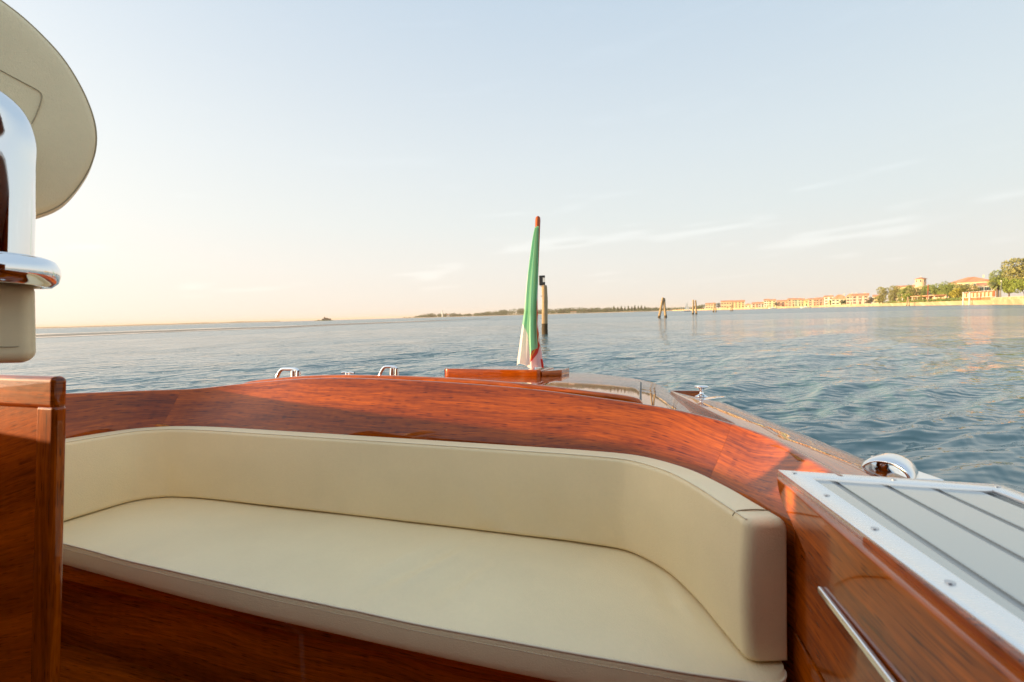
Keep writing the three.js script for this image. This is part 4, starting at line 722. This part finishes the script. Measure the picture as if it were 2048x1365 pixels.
// piles standing in the lagoon
const woodPile = new THREE.MeshStandardMaterial({ map: (() => { const t = woodTex([128, 104, 76], [206, 184, 146], 301, 0.6); t.repeat.set(0.5, 1); return t; })(), roughness: 0.9 });
const weedMat = new THREE.MeshStandardMaterial({ map: grain([74, 60, 38], 50, 320), roughness: 0.8 });
const ironMat = plain(0.22, 0.20, 0.19, 0.6);
function pileGeo(a, b, r0, r1, seed, y0, y1) {   // crooked timber from a to b, the piece between heights y0 and y1
  const rnd = mulberry(seed), ph = rnd() * 6, rows = [], n = 18, s = 14, at_ = (t) => [mix(a[0], b[0], t) + 0.05 * Math.sin(t * 4 + ph), mix(a[1], b[1], t), mix(a[2], b[2], t) + 0.05 * Math.cos(t * 3 + ph)], T0 = (y0 - a[1]) / (b[1] - a[1]), T1 = (y1 - a[1]) / (b[1] - a[1]);
  for (let i = 0; i <= n; i++) { const t = mix(T0, T1, i / n), c = at_(t), r = mix(r0, r1, t) * (i === n && T1 > 0.99 ? 0.82 : 1), row = []; for (let j = 0; j <= s; j++) { const q = j / s * 6.283, w = 1 + 0.06 * Math.sin(q * 3 + t * 5 + ph) + 0.03 * Math.sin(q * 7 + t * 19); row.push([c[0] + Math.cos(q) * r * w, c[1], c[2] + Math.sin(q) * r * w]); } rows.push(row); }
  if (T1 > 0.99) { const c = at_(T1); rows.push(rows[n].map(() => [c[0], c[1] + 0.02, c[2]])); }
  return loft(rows, { flip: true });
}
function bricola(px, pyT, D, legs, label, seed, r = 0.17) {
  const p = sea(px, D), h = heightAt(px, pyT, D), g = thing('mooring_piles', p.x, -0.8, p.z, Math.atan2(-p.x, -p.z));
  legs.forEach(([x0, z0, x1, z1, k], i) => { const a = [x0, -0.8, z0], b = [x1, h * k, z1], m = sub('pile', pileGeo(a, b, r * 1.15, r * 0.9, seed + i, 0.36, h * k), woodPile, g, 0, 0.8, 0); sub('weed_band', pileGeo(a, b, r * 1.17, r * 0.92, seed + i, -0.8, 0.36), weedMat, m, 0, 0, 0); });
  sub('iron_band', new THREE.TorusGeometry(r * 1.7, 0.04, 6, 18).rotateX(Math.PI / 2), ironMat, g, (legs[0][2] + legs[1][2]) / 2, h * 0.86 + 0.8, 0);
  return top(g, label, 'piles', 'timber mooring piles in the channel');
}
bricola(1326, 595.5, 75, [[-0.66, 0, -0.05, 0, 1], [0.52, 0.1, 0.20, -0.1, 0.97]], 'tallest splayed timber piles, nearest the flag on its right', 31, 0.2);
bricola(1389.5, 600, 116, [[-0.42, 0, -0.34, 0, 1], [0.56, 0, 0.16, 0.0, 0.97]], 'upright timber piles, second from the flag', 41, 0.22);
bricola(1429, 606.5, 178, [[-0.55, 0, 0.1, 0, 1], [0.5, 0.1, 0.42, 0, 0.94]], 'leaning timber piles before the small pale orange house', 51, 0.24);
bricola(1463, 608.5, 214, [[-0.35, 0, 0.25, 0, 1], [0.5, 0, 0.45, 0, 0.92]], 'thin timber piles before the yellow orange house', 61, 0.22);
bricola(1816.5, 594, 232, [[-0.45, 0, -0.2, 0, 1], [0.5, 0, 0.1, 0, 0.97]], 'pale timber piles close to the quay below the shed', 71, 0.24);
{ // channel marker close behind the flag
  const D = 27.3, p = sea(1090.5, D), h = heightAt(1087, 571, D), g = thing('channel_marker', p.x, -0.8, p.z, Math.atan2(-p.x, -p.z)), a = [0.03, -0.8, 0], b = [-0.07, h, 0];
  const m = sub('pile', pileGeo(a, b, 0.18, 0.165, 91, 0.62, h), woodPile, g, 0, 0.8, 0); sub('weed_band', pileGeo(a, b, 0.185, 0.17, 91, -0.8, 0.62), weedMat, m, 0, 0, 0);
  for (const k of [0.78, 0.985]) sub('iron_band', new THREE.TorusGeometry(0.185, 0.02, 6, 24).rotateX(Math.PI / 2), ironMat, g, -0.055, h * k + 0.8, 0);
  const l = sub('beacon', metreBox(0.36, 0.58, 0.28, 0.03), M.black, g, -0.14, h + 0.8 + 0.29, 0); sub('reflector', new THREE.BoxGeometry(0.13, 0.26, 0.02), plain(0.8, 0.8, 0.78), l, 0.11, 0.02, 0.16);
  top(g, 'timber channel marker with black beacon head behind the flag', 'channel marker');
}
// boats on the water
function launch(px, D, len, hullC, label, turn) {
  const p = sea(px, D), g = thing('launch', p.x, 0, p.z, turn), rows = []; for (let i = 0; i <= 12; i++) { const t = i / 12, w = 0.9 * Math.sqrt(Math.max(0, 1 - Math.pow(Math.max(0, t - 0.45) / 0.55, 2))) + 0.02, x = (t - 0.5) * len, y = 0.65 + 0.35 * t * t; rows.push([[x, y, -w], [x, 0.2, -w * 0.8], [x, -0.2, 0], [x, 0.2, w * 0.8], [x, y, w], [x, y - 0.02, 0], [x, y, -w]]); }
  sub('hull', loft(rows), hullC, g, 0, 0, 0); sub('cabin', new RoundedBoxGeometry(len * 0.3, 0.8, 1.2, 2, 0.15), M.white, g, -len * 0.02, 1.1, 0); sub('windscreen', new THREE.BoxGeometry(0.06, 0.45, 1.1), glassDark, g, len * 0.16, 1.3, 0); sub('outboard', new RoundedBoxGeometry(0.5, 0.8, 0.4, 2, 0.08), M.black, g, -len * 0.53, 0.6, 0);
  return top(g, label, 'boat', 'boats under way off the town');
}
launch(1545, 395, 6, M.white, 'small white launch off the pale yellow house', 2.9); launch(1611, 330, 6.4, M.white, 'white launch off the pink and yellow houses', 2.8);
{ const g = launch(1685, 415, 7, plain(0.05, 0.06, 0.09, 0.4), 'dark hulled launch lying below the broad hipped roof', 0.4); void g; }
{
  const D = 300, p = sea(1374, D), g = thing('sailboat', p.x, 0, p.z, 0.5), h = heightAt(1374, 604, D), rows = []; for (let i = 0; i <= 10; i++) { const t = i / 10, w = 0.9 * Math.sin(Math.PI * Math.min(1, 0.25 + 0.75 * (1 - t))), x = (t - 0.5) * 6.4; rows.push([[x, 0.8, -w], [x, 0.2, -w * 0.8], [x, -0.3, 0], [x, 0.2, w * 0.8], [x, 0.8, w], [x, 0.78, 0], [x, 0.8, -w]]); }
  sub('hull', loft(rows), M.white, g, 0, 0, 0); sub('mast', new THREE.CylinderGeometry(0.05, 0.07, h - 0.7, 8), frameMat, g, 0.4, (h + 0.7) / 2, 0);
  const sail = (pts, bulge) => { const r = []; for (let i = 0; i <= 8; i++) { const t = i / 8, a = [mix(pts[0][0], pts[2][0], t), mix(pts[0][1], pts[2][1], t)], b = [mix(pts[1][0], pts[2][0], t), mix(pts[1][1], pts[2][1], t)], row = []; for (let j = 0; j <= 6; j++) row.push([mix(a[0], b[0], j / 6), mix(a[1], b[1], j / 6), bulge * Math.sin(Math.PI * j / 6) * (1 - t)]); r.push(row); } return loft(r); };
  const cloth = new THREE.MeshPhysicalMaterial({ color: 0xf6f2ea, roughness: 0.8, transmission: 0.3, thickness: 0, side: THREE.DoubleSide });
  sub('mainsail', sail([[0.3, 1.4], [-2.4, 1.4], [0.35, h]], 0.4), cloth, g, 0, 0, 0); sub('jib', sail([[2.9, 0.9], [0.6, 1.2], [0.5, h * 0.85]], 0.3), cloth, g, 0, 0, 0); top(g, 'white sailboat under sail beyond the mooring piles', 'sailboat');
}
// mud flat awash on the left
{
  const rows = [], N = 80; for (let i = 0; i <= N; i++) { const t = i / N, px = mix(-260, 980, t), Dm = px < 560 ? mix(70, 92, sstep(0, 560, px)) : mix(92, 160, (px - 560) / 420), wN = (px < 560 ? 17 : 17 + 4 * sstep(560, 980, px)) * (1 - sstep(0.86, 1, t)) * (0.75 + 0.5 * vnoise(px / 60, 3, 4096, 4096, 12)), r = []; for (const [k, y] of [[-0.62, -0.06], [-0.5, 0.01], [-0.2, 0.075], [0.15, 0.085], [0.4, 0.03], [0.55, -0.06]]) { const q = sea(px, Dm + k * wN); r.push([q.x, y + 0.012 * vnoise(px / 17, k * 9, 4096, 4096, 13), q.z]); } rows.push(r); }
  const m = new THREE.Mesh(loft(rows, { flip: false }), mudMat); m.name = 'mud_flat'; top(m, 'long brown mud flat just above the water on the left', 'mud flat', null, 'structure');
}
{ // slick calm shallows in the lee of the flat
  const slick = new THREE.MeshPhysicalMaterial({ color: new THREE.Color().setRGB(0.10, 0.15, 0.15), roughness: 0.06, ior: 1.33 });
  for (const [off, wd, label] of [[-12, 7, 'calm pale shallows on the near side of the mud flat'], [19, 16, 'calm pale shallows beyond the mud flat']]) {
    const rows = []; for (let i = 0; i <= 80; i++) { const t = i / 80, px = mix(-260, 960, t), Dm = px < 560 ? mix(70, 92, sstep(0, 560, px)) : mix(92, 160, (px - 560) / 420), w = wd * (0.35 + 0.9 * vnoise(px / 70, off, 4096, 4096, 14)) * (1 - sstep(0.85, 1, t)); const a = sea(px, Dm + off - w / 2), b = sea(px, Dm + off + w / 2), c = sea(px, Dm + off); rows.push([[a.x, 0.03, a.z], [c.x, 0.045, c.z], [b.x, 0.03, b.z]]); }
    const m = new THREE.Mesh(loft(rows), slick); m.name = 'shallows'; top(m, label, 'water', null, 'structure');
  }
}
// far shore with its woods
const FAR = [[806, 1700, 635], [830, 1650, 633], [846, 1600, 628.5], [862, 1580, 626], [884, 1560, 627], [905, 1540, 626], [925, 1500, 628], [945, 1480, 626.5], [968, 1450, 624], [985, 1420, 622], [1002, 1400, 619.5], [1022, 1350, 617.5], [1050, 1300, 617], [1080, 1250, 618], [1105, 1200, 615.5], [1130, 1150, 616.5], [1152, 1120, 614.5], [1180, 1100, 615.5], [1205, 1080, 614], [1230, 1050, 615.5], [1260, 1000, 616], [1290, 960, 615], [1320, 920, 614.5], [1350, 880, 614.5], [1380, 840, 613], [1405, 800, 609.5]];
{
  const rows = FAR.map(([px, D]) => { const f = sea(px, D), b = sea(px, D + 160); return [[f.x, -0.3, f.z], [f.x * 1.002, 0.9, f.z * 1.002], [b.x, 2.2, b.z], [b.x, -0.3, b.z]]; });
  const m = new THREE.Mesh(flatUV(loft(rows)), new THREE.MeshStandardMaterial({ map: grain([186, 160, 120], 60, 340), roughness: 1 })); m.name = 'far_shore'; top(m, 'low sandy far shore under the distant woods', 'shore', null, 'structure');
  const lobes = [], rnd = mulberry(19); for (let i = 0; i < FAR.length - 1; i++) for (let k = 0; k < 16; k++) { const t = rnd(), px = mix(FAR[i][0], FAR[i + 1][0], t), D = mix(FAR[i][1], FAR[i + 1][1], t) + 12 + rnd() * 90, py = mix(FAR[i][2], FAR[i + 1][2], t), hT = Math.max(2.5, heightAt(px, py, D)) * (0.62 + 0.42 * rnd()), p = sea(px, D), r = Math.min(hT * 0.55, 3 + rnd() * 4); lobes.push([p.x, Math.max(r * 0.6, hT - r), p.z, r * 1.5, r]); if (hT > 8) lobes.push([p.x + (rnd() - 0.5) * 6, hT * 0.35, p.z, r * 1.6, hT * 0.4]); }
  const w = new THREE.Mesh(crownGeo(lobes, 42000, 2.2, 23), LM.dark); w.name = 'distant_woods'; top(w, 'hazy dark woods along the far shore', 'woods', null, 'stuff');
}
{ // conifers standing up from the far woods
  const cone = (h, seed) => { const rnd = mulberry(seed), l = []; for (let k = 0; k < 7; k++) { const t = k / 7; l.push([(rnd() - 0.5) * 0.6, h * (0.25 + 0.72 * t), (rnd() - 0.5) * 0.6, (1 - t) * h * 0.17 + 0.5, h * 0.09]); } return crownGeo(l, 420, 1.3, seed); };
  const vars = [1, 2, 3].map((s) => cone(12, s)), trunk = new THREE.CylinderGeometry(0.12, 0.3, 9, 6).translate(0, 4.5, 0), rnd = mulberry(44);
  const spots = [[1228, 611.5], [1236, 613], [1243, 611], [1250, 612.5], [1257, 611], [1264, 612], [1270, 609.5], [1277, 611], [1283, 610], [1290, 611.5]];
  spots.forEach(([px, py], i) => { const D = 985 - i * 6, p = sea(px, D, 1.2), h = heightAt(px, py, D) - 1.2, g = thing('conifer', p.x, 1.2, p.z, rnd() * 6); g.scale.setScalar(h / 12); sub('trunk', trunk, barkMat, g, 0, 0, 0); sub('crown', vars[i % 3], LM.dark, g, 0, 0, 0); top(g, ['leftmost', 'second', 'third', 'fourth', 'fifth', 'sixth', 'tallest seventh', 'eighth', 'ninth', 'rightmost'][i] + ' pointed conifer of the row above the far woods, counted from the left', 'conifer', 'row of conifers above the far woods'); });
}
{ // lighthouse and cottages far off
  const D = 1540, p = sea(885, D, 1), h = heightAt(885, 621.5, D) - 1, g = thing('lighthouse', p.x, 1, p.z); sub('tower', new THREE.CylinderGeometry(1.6, 2.3, h - 3, 14).translate(0, (h - 3) / 2, 0), M.white, g, 0, 0, 0); sub('gallery', new THREE.CylinderGeometry(2.4, 2.4, 0.5, 14), M.white, g, 0, h - 2.9, 0); sub('lantern_room', new THREE.CylinderGeometry(1.2, 1.2, 2, 10), glassDark, g, 0, h - 1.7, 0); sub('dome', new THREE.ConeGeometry(1.5, 1.2, 12), frameMat, g, 0, h - 0.2, 0); top(g, 'white lighthouse rising from the far woods', 'lighthouse');
  house({ px0: 893, px1: 899, pyE: 631, pyR: 629, D: 1525, color: '#ece6dc', roof: 'gable', label: 'pale cottage right of the distant lighthouse', floors: 1, group: 'cottages on the far shore', y0: 1, name: 'cottage', category: 'cottage' });
  house({ px0: 1141, px1: 1153, pyE: 625.5, pyR: 623.5, D: 1105, color: '#e6d8c4', roof: 'gable', label: 'pale cottage on the far shore right of the channel marker', floors: 1, group: 'cottages on the far shore', y0: 1, name: 'cottage', category: 'cottage' });
}
{ // ruined fort on its islet
  const D = 900, p = sea(648, D), g = thing('ruined_fort', p.x, -0.2, p.z, Math.atan2(-p.x, -p.z)), m = new THREE.MeshStandardMaterial({ map: grain([150, 118, 92], 50, 350), roughness: 1 });
  sub('islet', (() => { const gg = new THREE.SphereGeometry(1, 24, 8, 0, 6.283, 0, Math.PI / 2).scale(19, 1.6, 8); return flatUV(gg); })(), grassMat, g, 0, 0, 0);
  sub('casemate', flatUV(new THREE.BoxGeometry(17, 3.2, 7)), m, g, 4.5, 2.6, 0); sub('upper_block', flatUV(new THREE.BoxGeometry(8, 1.6, 5)), m, g, 3.5, 5.0, 0); sub('turret', flatUV(new THREE.CylinderGeometry(1.3, 1.5, 2.6, 10)), m, g, 1, 6.4, 0); sub('rubble', flatUV(new THREE.ConeGeometry(5, 1.8, 7)), m, g, -10, 1.6, 0);
  for (let k = 0; k < 4; k++) sub('gun_port', new THREE.BoxGeometry(1.6, 1.4, 0.2), glassDark, g, -0.8 + k * 3.4, 2.7, 3.5);
  top(g, 'ruined fort on a low islet at the left horizon', 'fort');
  const rows = []; for (let i = 0; i <= 40; i++) { const px = mix(-300, 560, i / 40), f = sea(px, 4200), b = sea(px, 4600), h = 5 + 9 * vnoise(px / 34, 1, 4096, 4096, 15); rows.push([[f.x, -0.3, f.z], [f.x, h * 0.8, f.z], [b.x, h, b.z], [b.x, -0.3, b.z]]); }
  const w = new THREE.Mesh(loft(rows), plain(0.12, 0.12, 0.09, 1)); w.name = 'low_hills'; top(w, 'faint low land along the left horizon', 'hills', null, 'structure');
}
renderer.render(scene, camera);
